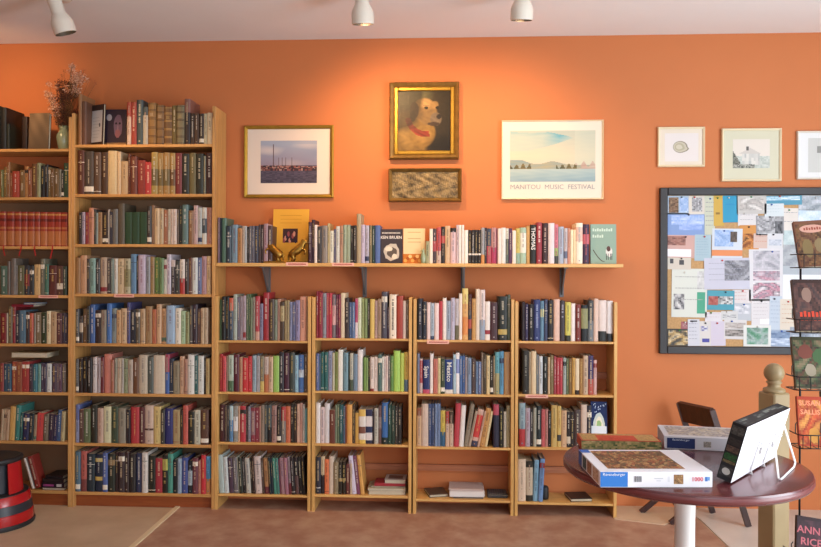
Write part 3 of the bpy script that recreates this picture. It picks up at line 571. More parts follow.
# ---- flat, leaning and face-out books, built one by one
def flat_book(u0, u1, v, Y, zs, th, d, col, label, az=0, group=None, name='book', cat='book', pagecol=None, y0=None, soft=False):
    "a book lying flat: its front edge runs u0..u1"
    p = at(u0, v, Y); q = at(u1, v, Y); w = q.x-p.x
    e = thing(name, (p.x, Y, zs), label, cat, group); e.rotation_euler = (0, 0, az)
    t = .002 if not soft else .0006
    mb = MB().box((0, 0, 0), (w, d, t), col).box((0, 0, th-t), (w, d, th), col)
    if y0: mb.box((0, 0, t), (w, t, th-t), col)
    elif not soft: mb.box((0, d-t, t), (w, d, th-t), col)
    part('cover', mb, 'cover', e, local=True); part('page_block', MB().box((.003, .003, t+.0001), (w-.003, d-.003, th-t-.0001)), 'pages', e, local=True)
    return e, w, d
def facing_book(u0, u1, vt, Y, zs, th, tilt, col, label, deco=None, az=0, name='book', cat='book'):
    p = at(u0, vt, Y); q = at(u1, vt, Y); w = q.x-p.x; h = (p.z+q.z)/2-zs
    e = thing(name, ((p.x+q.x)/2, Y, zs), label, cat); e.rotation_euler = (-tilt, 0, az)
    mb = MB().box((-w/2, 0, 0), (w/2, .002, h), col).box((-w/2, th-.002, 0), (w/2, th, h), col).box((-w/2, .002, 0), (-w/2+.002, th-.002, h), col)
    part('cover', mb, 'cover', e, local=True); part('page_block', MB().box((-w/2+.002, .002, .002), (w/2-.003, th-.002, h-.002)), 'pages', e, local=True)
    if deco:
        part('cover_art', deco(w, h), 'paper', e, local=True, fix=False)
    return e
def rect(mb, x0, x1, z0, z1, col, y=-.0006): mb.quad([(x0, y, z0), (x1, y, z0), (x1, y, z1), (x0, y, z1)], col)
def blob(mb, cx, cz, rx, rz, col, y=-.0008, n=18, wob=.12, seed=1):
    r = random.Random(seed); mb.quad([(cx+rx*math.cos(2*PI*k/n)*(1+r.uniform(-wob, wob)), y, cz+rz*math.sin(2*PI*k/n)*(1+r.uniform(-wob, wob))) for k in range(n)], col)
def merge(a, b_):
    k = len(a.v); a.v += b_.v; a.f += [[k+q for q in f] for f in b_.f]; a.c += b_.c; return a
def txt(mb, s, x, z, size, col, y=-.0012, bold=0, sq=1.0): return merge(mb, text_mb(s, size, col, Matrix.Translation((x, y, z)) @ Matrix.Rotation(PI/2, 4, 'X'), bold, sq))
def gold_art(w, h):
    m = MB(); rect(m, -w/2, w/2, 0, h, 'd8a038', -.0003); rect(m, -w*.22, w*.2, h*.38, h*.64, '3a2024')
    for k in range(9): blob(m, -w*.18+w*.04*k, h*(.42+.04*(k%4)), w*.035, h*.05, ['8a4448','c08878','2a2038'][k%3], -.0009-k*1e-5, seed=k)
    for k in range(3): rect(m, -w*.3, w*.3, h*(.74+.07*k), h*(.748+.07*k), 'b88420')
    return m
facing_book(272.3, 308, 208.5, .13, SZ+.0006, .012, .10, 'd8a038', 'golden yellow book facing out behind the two brass bookends', gold_art)
def dark_art(w, h):
    m = MB(); rect(m, -w/2, w/2, 0, h, '3c3438', -.0003)
    blob(m, w*.03, h*.33, w*.34, h*.26, 'c0b4a4', seed=4); blob(m, w*.03, h*.32, w*.22, h*.15, '5c5048', -.001, seed=5); blob(m, -w*.1, h*.42, w*.16, h*.07, 'dcd0bc', -.0012, seed=6); blob(m, w*.15, h*.2, w*.12, h*.08, 'd8ccb8', -.0013, seed=8)
    for k in range(14): rect(m, -w*.4+w*.058*k, -w*.365+w*.058*k, h*.87, h*.905, 'e0d8cc')
    txt(m, 'KEN BRUEN', 0, h*.755, w*.175, 'e8e0d4', bold=.0004)
    return m
facing_book(379.8, 402.6, 229, .06, SZ+.0006, .018, .05, '3c3438', 'dark book facing out with pale sculpted figure and white title', dark_art)
def cream_art(w, h):
    m = MB(); rect(m, -w/2, w/2, 0, h, 'e0c898', -.0003); rect(m, -w/2, w/2, 0, h*.27, 'c07028')
    for k in range(8): blob(m, -w*.4+w*.11*k, h*(.08+.06*(k%3)), w*.08, h*.05, ['e0a050','a05018','e8c080'][k%3], -.0009-k*1e-5, seed=k+20)
    for k, q in enumerate((.88, .7, .6)): rect(m, -w*.3, w*.3, h*q, h*(q+.02), 'b89868')
    return m
facing_book(403.4, 425, 228.3, .06, SZ+.0006, .014, .05, 'e0c898', 'cream book facing out with orange landscape along its foot', cream_art)
def green_art(w, h):
    m = MB(); rect(m, -w/2, w/2, 0, h, '8ca494', -.0003)
    for j, (n_, z) in enumerate(((9, .82), (5, .66))):
        for k in range(n_): rect(m, -w*.42+w*.088*k, -w*.36+w*.088*k, h*z, h*(z+.075-.02*(k%2)), 'c8d8c8')
    blob(m, w*.22, h*.3, w*.13, h*.12, 'd8d4cc', seed=3); blob(m, w*.2, h*.38, w*.08, h*.07, '5a3c38', -.001, seed=9)
    for a in (.1, .17, .26, .31): rect(m, w*a, w*(a+.025), h*.1, h*.26, '3a2c2c', -.0011)
    pts = [(-w*.42+w*.05*k, h*(.35-.3*math.sin(k/9*PI/2))) for k in range(10)]
    for (x, z), (x2, z2) in zip(pts, pts[1:]): m.quad([(x, -.001, z), (x+w*.03, -.001, z+h*.01), (x2+w*.03, -.001, z2+h*.01), (x2, -.001, z2)], '4a3c34')
    return m
facing_book(590.8, 616.6, 224, .05, SZ+.0006, .02, .05, '8ca494', 'sage green book facing out at right end of wall shelf', green_art)
def cat_space(w, h):
    m = MB(); rect(m, -w/2, w/2, 0, h, '1c2c58', -.0003); blob(m, 0, h*.42, w*.36, h*.34, 'c8d0c8', seed=11, wob=.05); blob(m, 0, h*.42, w*.26, h*.25, 'e8e0c8', -.001, seed=12); blob(m, 0, h*.5, w*.15, h*.1, '98b878', -.0012, seed=13)
    rect(m, -w*.48, w*.46, h*.3, h*.47, 'dce0e4', -.0014)
    for k in range(14):
        r = random.Random(k); blob(m, r.uniform(-.44, .44)*w, h*r.uniform(.75, .96), w*.025, h*.018, 'c8d4e8', -.001, 6, seed=k)
    return m
zD = CASES['D'][2]; zC = CASES['C'][2]; zB = CASES['B'][2]; zT = CASES['T'][2]; zL = CASES['L'][2]
facing_book(591.2, 607.5, 402.2, .02, zD[2]+.0006, .008, .12, '1c2c58', 'navy picture book with pale badge facing out in fourth low bookcase', cat_space, az=-.1)
# flat piles
def prism_mag(u0, u1, v, Y, z, th, d, col, label, az=0, soft=True, top=None, name='magazine', cat='magazine', group=None):
    e, w, d = flat_book(u0, u1, v, Y, z, th, d, col, label, az, group, name, cat, soft=soft)
    if top: m = MB(); top(m, w, d, th+.0005); part('cover_art', m, 'paper', e, local=True, fix=False)
    return e
z = zB[3]+.0006
prism_mag(368.5, 405.5, 492, .03, z, .022, .14, 'c8bcb0', 'thick white catalogue at bottom of pile in second low bookcase', name='catalogue', cat='catalogue', group='pile beside the leaning books'); z += .0225
prism_mag(367.5, 405.8, 490, .028, z, .014, .145, 'a89c80', 'grey-green magazine lying above the white catalogue', az=.01, group='pile beside the leaning books'); z += .0145
prism_mag(370.5, 405.6, 486, .045, z, .006, .12, '8a8070', 'thin grey-brown magazine tilted under the red book', az=-.01, group='pile beside the leaning books'); z += .0065
e, w, d = flat_book(374.5, 405.2, 484, .05, z, .016, .11, 'a03038', 'dark red book lying on the magazine pile', 0, 'pile beside the leaning books', y0=True); z += .0165
def ph(m, w, d, t):
    m.quad([(0,0,t),(w,0,t),(w,d,t),(0,d,t)], 'b4a8a0'); m.quad([(w*.15,d*.2,t+.0003),(w*.85,d*.2,t+.0003),(w*.85,d*.8,t+.0003),(w*.15,d*.8,t+.0003)], '7a5c50')
prism_mag(384.5, 405.4, 482, .05, z, .02, .12, 'b8aca4', 'pale book with small photo topping the magazine pile', az=-.02, soft=False, top=ph, name='book', cat='book', group='pile beside the leaning books')
# third low bookcase bottom shelf
z = zC[3]+.0006
e, w, d = flat_book(429.5, 449, 497, .035, z, .016, .14, '4a4038', 'worn dark book lying askew left of the white paper pile', az=.25)
z2 = z
for k, (u0, u1, th, az, lab) in enumerate(((453, 483, .006, 0, 'thin dark grey folder under the white papers'), (449.7, 484.5, .030, .02, 'thick pile of white paper on bottom shelf of third low bookcase'), (449.2, 482.5, .012, -.02, 'pinkish white envelope bundle topping the paper pile'))):
    p = at(u0, 495, .03+.01*k); q = at(u1, 495, .03+.01*k); w = q.x-p.x
    e = thing(('folder','paper_pile','envelope_bundle')[k], (p.x, .03+.01*k, z2), lab, ('folder','paper','envelopes')[k]); e.rotation_euler = (0, 0, az)
    n = max(1, int(th/.004)); mb = MB(); r = random.Random(k)
    for j in range(n):
        o_ = r.uniform(-.003, .003); mb.box((o_, o_, th*j/n+.0001), (w+o_, .15+o_, th*(j+1)/n), ('5a5450','dcd4d0','c8b4ac')[k])
    part('sheets', mb, 'paper', e, local=True); z2 += th+.0005
p = at(487.5, 492, .05); e = thing('keyboard', (p.x, .05, z), 'flat dark grey keyboard on bottom shelf right of the paper pile', 'keyboard')
w = at(508, 492, .05).x-p.x
part('case', MB().bbox((0, 0, 0), (w, .12, .018), .004), 'dark_metal', e, local=True)
mb = MB()
for i_ in range(8):
    for j in range(5): mb.bbox((.006+i_*(w-.012)/8, .01+j*.02, .018), (.006+(i_+.85)*(w-.012)/8, .026+j*.02, .023), .001, '4a4c50')
o = part('keys', mb, 'cover', e, local=True)
# fourth low bookcase bottom shelf
z = zD[3]+.0006
e, w, d = flat_book(571, 593, 497, .03, z, .016, .135, '2a2220', 'dark-covered book lying flat on bottom shelf behind the table', az=.12)
p = at(545, 495, .06); e = thing('bookend', (p.x, .05, z), 'dark rounded bookend holding up the light blue books', 'bookend')
part('block', MB().lathe([(.0, 0), (.022, 0), (.024, .01), (.023, .06), (.018, .072), (0, .075)], 20, o=(.0, .03, 0)), 'rubber', e, True, local=True)
# left bookcase: flat books, leaning books
z = zL[4]
flat_book(11.5, 33.5, 305, .015, z+.2155, .014, .14, '7a1c2c', 'dark red book laid flat on top of the fifth-shelf books', 0, y0=True)
flat_book(23.5, 36, 305, .01, z+.2302, .009, .12, '6a88b0', 'small light blue book lying on the dark red one', 0)
flat_book(11, 47, 358, .02, zL[5]+.2, .03, .14, 'a08c64', 'thick cream book laid flat along the sixth-shelf row', 0)
def leaner(case, u_bot, v, z, w, h, d, ang, col, label, Y=.02):
    p = at(u_bot, v, Y); cv, pg = book_meshes(w, h, d, col, [], random.Random(5), 1.1)
    e = thing('book', (p.x, Y, z+.0006+(w*math.sin(-ang) if ang < 0 else 0)), label, 'book'); e.rotation_euler = (0, ang, 0)
    part('cover', cv, 'cover', e, local=True, fix=False); part('page_block', pg, 'pages', e, local=True, fix=False); return e
leaner('L', 32.0, 488, zL[7], .012, .185, .075, -.30, 'd0c8c0', 'slim white book leaning left against the red stool side')
leaner('L', 35.2, 488, zL[7], .030, .19, .075, -.27, '8a2418', 'red and black book leaning left on bottom shelf of leftmost bookcase')
for k, (th, col, lab) in enumerate(((.012, '8a7468', 'tan book at bottom of dark pile in leftmost bookcase'), (.026, '2a1c24', 'thick dark book with pink spine lettering in the leftmost pile'), (.022, '2c2220', 'dark brown book third up in the leftmost pile'), (.018, '201a1c', 'black book topping the small pile in leftmost bookcase'))):
    zz = zL[7]+.0006+[0, .0125, .039, .0615][k]
    e, w, d = flat_book(42.5-[0,1,0,-3][k], 64.5-[0,.5,1,1.5][k], 487, .02+.005*k, zz, th, .13, col, lab, 0, 'small pile on the bottom shelf', y0=k != 0)
    m = MB()
    if k == 1:
        for j in range(9): m.quad([(.012+j*.007, -.0005, .008), (.017+j*.007, -.0005, .008), (.017+j*.007, -.0005, .019), (.012+j*.007, -.0005, .019)], 'b0508c')
        m.quad([(w-.045, -.0005, .006), (w-.015, -.0005, .006), (w-.015, -.0005, .021), (w-.045, -.0005, .021)], 'b8b0a8')
        part('spine_print', m, 'paper', e, local=True, fix=False)
# top shelf, leftmost case: large black volumes, sleeved picture book
def bigvol(u0, u1, vt, z, d, col, label, lab2=None, Y=.01):
    p = at(u0, vt, Y); q = at(u1, vt, Y); w = q.x-p.x; h = p.z-z
    cv, pg = book_meshes(w, h, d, col, [('n', 0)], random.Random(2), 1)
    e = thing('book', (p.x, Y, z+.0006), label, 'book'); part('cover', cv, 'cover', e, local=True, fix=False); part('page_block', pg, 'pages', e, local=True, fix=False); return e
bigvol(-6, -.3, 106, zL[0], .19, '1c1e1c', 'large black volume at left edge on top of leftmost bookcase')
bigvol(.2, 5.9, 107.5, zL[0], .19, '181a1a', 'large black volume second from left edge on top shelf')
bigvol(6.2, 9.0, 124, zL[0], .19, '22281e', 'slim black volume with pale spine line on top of leftmost bookcase')
bigvol(21.5, 26.8, 116.5, zL[0], .15, '2a1c18', 'dark brown volume leaning beside the sleeved picture book', Y=.05)
def sleeve(w, h):
    m = MB(); r = random.Random(3)
    def fn(u, v):
        a = .5+.5*math.sin(u*9+v*4)*math.sin(v*7+u*2); s = .25+.4*v*a
        return (s*.34+.02, s*.22+.012, s*.12+.006)
    m.grid(lambda u, v: (-w/2+u*w, -.0006, v*h), 14, 18, fn); return m
facing_book(28, 48.8, 112.6, .035, zL[0]+.0006, .02, .06, '2a1c14', 'brown picture book facing out in a shiny sleeve beside the vase', sleeve, az=-.06)
# tall bookcase top shelf left end
bigvol(78.2, 81.5, 94, zT[0], .17, '9a6a3c', 'tall tan volume at left end of top shelf of tall bookcase', Y=.006)
bigvol(81.8, 86.2, 101.5, zT[0], .17, '6a4634', 'brown volume with pale spine next to the framed sheet', Y=.006)
def frame_sheet(w, h):
    m = MB(); rect(m, -w/2, w/2, 0, h, '3c2a24', -.0003); rect(m, -w*.38, w*.40, h*.09, h*.86, 'b8b8bc')
    for k in range(7): rect(m, -w*.3, w*(.15+.04*(k%3)), h*(.2+.08*k), h*(.208+.08*k), '8c8c94', -.001)
    blob(m, w*.22, h*.5, w*.06, h*.05, '5a5a60', -.0011, seed=2); return m
facing_book(86.6, 105.8, 104.5, .05, zT[0]+.0006, .012, .04, '3c2a24', 'dark-framed album facing out with a printed white sheet', frame_sheet, az=-.45, name='album', cat='album')
def face_art(w, h):
    m = MB(); rect(m, -w/2, w/2, 0, h, '2e2230', -.0003); blob(m, w*.12, h*.55, w*.2, h*.32, '6a5468', seed=4, wob=.06); blob(m, w*.1, h*.35, w*.12, h*.12, '8a5860', -.001, seed=5)
    for sx in (.03, .2): blob(m, w*sx, h*.62, w*.045, h*.03, '20161e', -.0012, seed=6)
    blob(m, w*.11, h*.5, w*.03, h*.08, '84687c', -.0013, seed=7); blob(m, -w*.3, h*.78, w*.13, h*.09, '9a949c', -.0012, seed=8, wob=.02)
    rect(m, -w/2, w/2, 0, h*.1, '8a6a48', -.0009); return m
facing_book(104.5, 125.8, 109, .075, zT[0]+.0006, .018, .05, '2e2230', 'dark purple book facing out with a pale face, on top shelf', face_art)
# magazine-like ribbons hanging from the red set
for u in (4.5, 20.2, 35.6, 51.6):
    p = at(u, 247, -.003); mb = MB(); n = 6; L_ = .06 if u < 50 else .075
    for j in range(n):
        a, c = j/n, (j+1)/n; f = lambda t: (p.x+.006*math.sin(t*3+u), -.003-.004*math.sin(t*2), LS[2]+.004-L_*t)
        (x0_, y0_, z0_), (x1_, y1_, z1_) = f(a), f(c)
        mb.box((x0_-.0035, y0_-.0005, z1_), (x0_+.0035, y0_+.0005, z0_))
    own = min(REDS, key=lambda t: abs((t[0]+t[1])/2-p.x))[2]; L3 = own.matrix_world.translation if own.matrix_world.translation.length else own.location
    part('ribbon_bookmark', mb, 'red_ribbon', own, off=tuple(own.location))['label'] = 'red ribbon bookmark hanging down'
# ------------------------------------------------------------------ pictures on the wall
def frame_pic(name, u0, v0, u1, v1, fw, dep, m, label, inner, mat_col=None, glass=True, cat='picture', bev=.004, matm=None):
    "u,v = outer frame corners in the photo on the wall; inner(mb,x0,x1,z0,z1,y) paints"
    Y = WALL-dep; p = at(u0, v0, Y); q = at(u1, v1, Y); x0, x1 = p.x, q.x; z1, z0 = p.z, q.z
    e = thing(name, ((x0+x1)/2, WALL-.001, z0), label, cat); yb = WALL-.001
    mb = MB()
    def strip(a, b_, c, d_):   # mitred profile: outer a,b -> inner c,d
        pr = [(0, yb), (0, Y+bev), (fw*.25, Y), (fw*.7, Y+bev*.8), (fw, Y+bev*1.6), (fw, yb)]
        a, b_, c, d_ = [Vector((t[0], 0, t[1])) for t in (a, b_, c, d_)]
        vs = [a.lerp(c, t[0]/fw)+Vector((0, t[1], 0)) for t in pr]+[b_.lerp(d_, t[0]/fw)+Vector((0, t[1], 0)) for t in pr]; n = len(pr)
        mb.add(vs, [(i, i+1, n+i+1, n+i) for i in range(n-1)])
    O = [(x0, z0), (x1, z0), (x1, z1), (x0, z1)]; I = [(x0+fw, z0+fw), (x1-fw, z0+fw), (x1-fw, z1-fw), (x0+fw, z1-fw)]
    for i in range(4): strip(O[i], O[(i+1) % 4], I[i], I[(i+1) % 4])
    part('frame', mb, m, e)
    yi = Y+dep*.55; ix0, ix1, iz0, iz1 = x0+fw-.001, x1-fw+.001, z0+fw-.001, z1-fw+.001
    part('backing', MB().box((ix0, yi+.001, iz0), (ix1, yb, iz1)), 'black' if m != 'cream' else 'cream', e)
    pr = MB(); inner(pr, ix0, ix1, iz0, iz1, yi, e); 
    return e
def fill(mb, x0, x1, z0, z1, y, col): mb.quad([(x0, y, z0), (x1, y, z0), (x1, y, z1), (x0, y, z1)], col)
def mixc(a, b_, t): t = max(0, min(1, t)); a = lin(a); b_ = lin(b_); return tuple(a[i]*(1-t)+b_[i]*t for i in range(3))
def ell(u, v, cx, cy, rx, ry): return ((u-cx)/rx)**2+((v-cy)/ry)**2
def hsh(*a): return random.Random(hash(tuple(int(x*1000) for x in a))).random()
def harbour(u, v):
    if v > .42:
        c = mixc('8a7c8c', '9aa0b0', (v-.42)/.5); n = math.sin(u*7+v*9)+math.sin(u*3-v*16+1)
        c = mixc2(c, lin('d0c0b8'), .35*max(0, n)*(1 if .6 < v < .92 else .4)); c = mixc2(c, lin('6a7c98'), max(0, u-.6)*1.2*(1-abs(v-.7)*2))
        if abs(u-.23) < .006 and v < .92: c = lin('5a4448')
        if v < .6 and any(abs(u-a) < .006 for a in (.32, .38, .45, .5, .56)): c = mixc2(c, lin('5a4448'), .6)
        return c[:3]
    if v > .3:
        r = hsh(int(u*40), int(v*40)); lim = .36+.07*math.sin(u*19)*(1-u*.6)
        if u < .7+.3*(v < .4): return lin(['3c2428', '6c3c38', 'a07c70', '8a5048', '2c2028'][int(r*5)])[:3]
    r = hsh(int(u*20), int(v*50)); return mixc2(lin('544a5c'), lin('2c2834'), r*.7+max(0, .2-v))[:3]
def mixc2(a, b_, t): t = max(0, min(1, t)); return tuple(a[i]*(1-t)+b_[i]*t for i in range(3))
def g(mb, x0, x1, z0, z1, y, fn, nx, ny): mb.grid(lambda u, v: (x0+u*(x1-x0), y, z0+v*(z1-z0)), nx, ny, fn)
def in_harbour(mb, x0, x1, z0, z1, y, e):
    m = MB(); fill(m, x0, x1, z0, z1, y-.0005, 'e0cdbc'); part('mat_board', m, 'paper', e, fix=False)
    w = x1-x0; h = z1-z0; m = MB(); g(m, x0+w*.16, x1-w*.16, z0+h*.175, z1-h*.18, y-.0015, harbour, 64, 48); part('print', m, 'paint', e, fix=False)
frame_pic('framed_picture', 243.8, 125.5, 333.2, 197.6, .021, .024, 'gold', 'gold-framed harbour photograph with wide cream mat, left of the dog portrait', in_harbour)
def dog(u, v):
    n = .5+.5*math.sin(u*31+math.sin(v*23)*3)*math.sin(v*27+u*9)
    c = mixc('1c160c', '40341c', (1-u)*.8+v*.2); c = mixc2(c, lin('6c6844'), max(0, 1-ell(u, v, .15, .95, .55, .32))*.9)
    def over(c, e_, col, s=4, k=1): return mixc2(c, lin(col), max(0, min(1, (1-e_)*s))*k)
    c = over(c, ell(u, v, .12, .10, .46, .62), '74582a', 3); c = over(c, ell(u, v, .2, .3, .2, .3), '8c6c38', 1.5)
    c = over(c, ell(u, v, .46, .30, .27, .26), '84642f', 4); c = over(c, ell(u, v, .5, .24, .18, .12), '94703a', 2)
    c = over(c, ell(u, v, .50, .68, .25, .21), '8c6a3c', 4); c = over(c, ell(u, v, .60, .56, .20, .15), '7c6038', 4)
    c = over(c, ell(u, v, .50, .80, .17, .09), 'b48c54', 1.6, .8); c = over(c, ell(u, v, .70, .77, .08, .07), 'a07c48', 2, .7)
    c = over(c, ell(u, v, .72, .53, .12, .12), '6c5c48', 3); c = over(c, ell(u, v, .78, .57, .05, .045), '241c18', 3)
    c = over(c, ell(u, v, .68, .45, .13, .035), '3c2c20', 3)
    c = over(c, ell(u, v, .31, .68, .09, .15), '4c3420', 4); c = over(c, ell(u, v, .28, .58, .06, .1), '3c2818', 3)
    for ex in (.54, .75): c = over(c, ell(u, v, ex, .72, .04, .028), '1a100a', 3); 
    c = over(c, ell(u, v, .54, .755, .06, .014), '8c6c44', 3)
    t = math.atan2(v-.62, u-.52); rr_ = math.hypot(u-.52, v-.62)
    if .29 < rr_ < .39 and -2.95 < t < -1.35: c = mixc2(lin('6c2418'), lin('8c3424'), n)
    c = mixc2(c, lin('100c08'), max(0, min(.8, (u-.5)*4*(.3-v)*5)))
    return tuple(x*(.82+.24*n) for x in c[:3])
def in_dog(mb, x0, x1, z0, z1, y, e):
    f = .022; m = MB()
    for a in ((x0, x0+f, z0, z1), (x1-f, x1, z0, z1), (x0+f, x1-f, z0, z0+f), (x0+f, x1-f, z1-f, z1)): m.bbox((a[0], y-.012, a[2]), (a[1], y, a[3]), .004)
    part('gilt_liner', m, 'gold', e)
    m = MB(); g(m, x0+f, x1-f, z0+f, z1-f, y-.001, dog, 56, 72); part('canvas', m, 'oil', e, fix=False)
frame_pic('framed_painting', 389.3, 81.8, 459.0, 158.6, .030, .045, 'oldgold', 'dog portrait painting in a deep worn gilt frame', in_dog, bev=.012)
def relief(u, v):
    r = hsh(int(u*44), int(v*16)); k = .5+.5*math.sin(u*23+math.sin(v*9)*2)*math.sin(v*12+u*6)
    return mixc('2c2214', '9c8458', r*.3+k*.7)
def in_relief(mb, x0, x1, z0, z1, y, e):
    m = MB(); w = x1-x0; h = z1-z0; nx, ny = 66, 24
    rr = random.Random(5); H = [[rr.random() for _ in range(nx+1)] for _ in range(ny+1)]
    def P(u, v):
        i, j = int(round(u*nx)), int(round(v*ny)); k = .5+.5*math.sin(u*30+math.sin(v*8)*2)*math.sin(v*11+u*5)
        return (x0+u*w, y-.001-.006*(k*.7+H[j][i]*.5), z0+v*h)
    m.grid(P, nx, ny, relief); part('carved_panel', m, 'paint', e, fix=False)
frame_pic('framed_carving', 388.3, 168, 461.6, 201.2, .022, .05, 'oldgold', 'small wide carved relief in bronze frame hanging under the dog portrait', in_relief, bev=.014)
def festival(u, v):
    n = .5+.5*math.sin(u*17+math.sin(v*31)*2)*math.sin(v*41+u*5)
    if v < .25: return mixc2(lin('7c98a4'), lin('a4b4b0'), v*3.2+.3*n)
    c = mixc2(lin('a8b0a4'), lin('c8bea4'), 1-abs(v-.5)*2.2)
    up = .985-.03*math.sin(u*6)-(.16*max(0, u-.45)/.3)                # upper edge of the blue wing
    lo = .60+.26*max(0, u-.1)**1.6/.5 if u < .76 else 2               # its lower edge, meeting at the tip
    if u < .76 and lo < v < up:
        k = (v-lo)/(up-lo+1e-6); edge = max(0, 1-abs(u-.58)/.2)
        c = mixc2(c, lin('a0b4ac'), .6); c = mixc2(c, lin('5c9cac'), min(1, edge*1.1*(.5+.5*k)+max(0, k-.8)*2))
    if u > .76: c = mixc2(c, lin('b8c0b0'), .5)
    c = mixc2(c, lin('c8c4a8'), .2*n)
    if v < .42:
        hill = .33+.13*math.exp(-((u-.06)/.16)**2)+.07*math.exp(-((u-.5)/.12)**2)
        if v < hill: c = mixc2(lin('7c9090'), lin('a89c78'), .5*n+.3*(u > .25))
        for a, b_ in ((.0, .25), (.54, .78)):
            if a < u < b_ and v < .25+.14*abs(((u*13) % 1)-.5)*2*(.5+.5*n): c = mixc2(lin('3c4028'), lin('74643c'), n)
        if u > .8+.1*math.sin(v*50)*.4 and v < .34+.06*math.sin(u*60): c = mixc2(lin('a88c80'), lin('b8a898'), n)
    return c
def in_fest(mb, x0, x1, z0, z1, y, e):
    w = x1-x0; h = z1-z0; m = MB(); fill(m, x0, x1, z0, z1, y-.0005, 'd8cfc0')
    g(m, x0+w*.075, x1-w*.07, z0+h*.215, z1-h*.12, y-.0012, festival, 120, 80)
    T = Matrix.Translation(((x0+x1)/2, y-.0018, z0+h*.145)) @ Matrix.Rotation(PI/2, 4, 'X')
    merge(m, text_mb('MANITOU  MUSIC  FESTIVAL', .039, '8c8c90', T, 0, 1.0))
    T = Matrix.Translation((x0+w*.31, y-.0018, z0+h*.07)) @ Matrix.Rotation(PI/2, 4, 'X')
    merge(m, text_mb('.  .  .  .  .  .  .  .', .02, 'c0b8a8', T))
    part('poster', m, 'paint', e, fix=False)
frame_pic('framed_poster', 501.8, 120.3, 603.7, 199, .007, .022, 'cream', 'large pale festival poster of lake and sky, in thin cream frame', in_fest)
def shell_in(mb, x0, x1, z0, z1, y, e):
    w = x1-x0; h = z1-z0; m = MB(); fill(m, x0, x1, z0, z1, y-.0005, 'dccfbc'); part('mat_board', m, 'paper', e, fix=False)
    m = MB(); fill(m, x0+w*.12, x1-w*.1, z0+h*.1, z1-h*.12, y-.001, 'dcd4d0')
    n = 24; cx_, cz_ = x0+w*.48, z0+h*.5
    for k, (r, c) in enumerate(((.17, '8c8474'), (.15, 'c0b8a4'), (.11, 'b0a890'), (.07, 'c8c0ac'))): m.quad([(cx_+w*r*(1+.25*(math.cos(2*PI*j/n) > .6)*(math.sin(2*PI*j/n) < 0))*math.cos(2*PI*j/n)-w*.01*k, y-.0014-k*.0002, cz_+w*r*.82*math.sin(2*PI*j/n)) for j in range(n)], c)
    part('print', m, 'paper', e, fix=False)
frame_pic('framed_picture', 658.2, 126.8, 705.2, 166.6, .012, .02, 'cream', 'small cream-framed drawing of a round shell', shell_in)
def house(u, v):
    c = lin('d8cfc4')[:3]
    if v < .42: c = mixc2(lin('a8b0a8'), lin('c8ccc4'), hsh(int(u*20), int(v*20)))
    if .25 < u < .72 and .12 < v < .5+.0: c = mixc2(lin('d4d0c8'), lin('b0b0ac'), hsh(int(u*16), int(v*8)))
    if .5 <= v < .5+.2*(1-abs(u-.47)/.3): c = lin('c4bcb4')[:3]
    if abs(u-.40) < .04 and .6 < v < .74: c = lin('5c5854')[:3]
    if u < .2 and v < .6-u*2: c = mixc2(lin('44443c'), lin('8c8c80'), hsh(int(u*30), int(v*30)))
    if v < .14 and u < .6: c = mixc2(lin('4c4c48'), lin('b0b0a4'), hsh(int(u*34), int(v*40)))
    return c
def in_house(mb, x0, x1, z0, z1, y, e):
    w = x1-x0; h = z1-z0; m = MB(); fill(m, x0, x1, z0, z1, y-.0005, 'ccc8b0'); part('mat_board', m, 'paper', e, fix=False)
    m = MB(); g(m, x0+w*.17, x1-w*.17, z0+h*.23, z1-h*.18, y-.001, house, 44, 36); part('print', m, 'paint', e, fix=False)
frame_pic('framed_picture', 722.2, 128.3, 782, 181, .012, .022, 'cream', 'cream-framed grey print of a house, above the notice board', in_house)
def in_grey(mb, x0, x1, z0, z1, y, e):
    w = x1-x0; h = z1-z0; m = MB(); fill(m, x0, x1, z0, z1, y-.0005, 'dcdcdc'); part('mat_board', m, 'paper', e, fix=False)
    m = MB(); fill(m, x0+w*.2, x1-w*.2, z0+h*.12, z1-h*.12, y-.001, 'c4c4c0'); fill(m, x0+w*.38, x1-w*.38, z0+h*.55, z1-h*.3, y-.0014, '8c8c88'); part('print', m, 'paper', e, fix=False)
frame_pic('framed_picture', 797.8, 130.8, 850, 179, .010, .022, 'lamp_white', 'white-framed pale grey print cut off by right edge of photo', in_grey)
# ------------------------------------------------------------------ notice board
Yb = WALL-.03; p0 = at(660.3, 187.6, Yb); p1 = at(878, 354.6, Yb); x0, x1, z1, z0 = p0.x, p1.x, p0.z, at(700, 354.2, Yb).z
nb = thing('notice_board', ((x0+x1)/2, WALL-.001, z0), 'large black-framed cork notice board covered in pinned papers', 'notice board')
fw = at(668, 300, Yb).x-x0-.002; mb = MB()
for a in ((x0, x0+fw, z0, z1), (x1-fw, x1, z0, z1), (x0+fw, x1-fw, z0, z0+fw), (x0+fw, x1-fw, z1-fw, z1)): mb.bbox((a[0], Yb, a[2]), (a[1], WALL-.001, a[3]), .004)
part('frame', mb, 'black', nb); part('cork_sheet', MB().box((x0+fw, WALL-.014, z0+fw), (x1-fw, WALL-.001, z1-fw)), 'cork', nb)
YC = WALL-.0145; BX0, BX1, BZ0, BZ1 = x0+fw+.002, x1-fw-.002, z0+fw+.002, z1-fw-.002
PINS = ['2c2c34', 'c83030', '2c58b0', '3c8c4c', 'd8d8d8', '2c2c34']
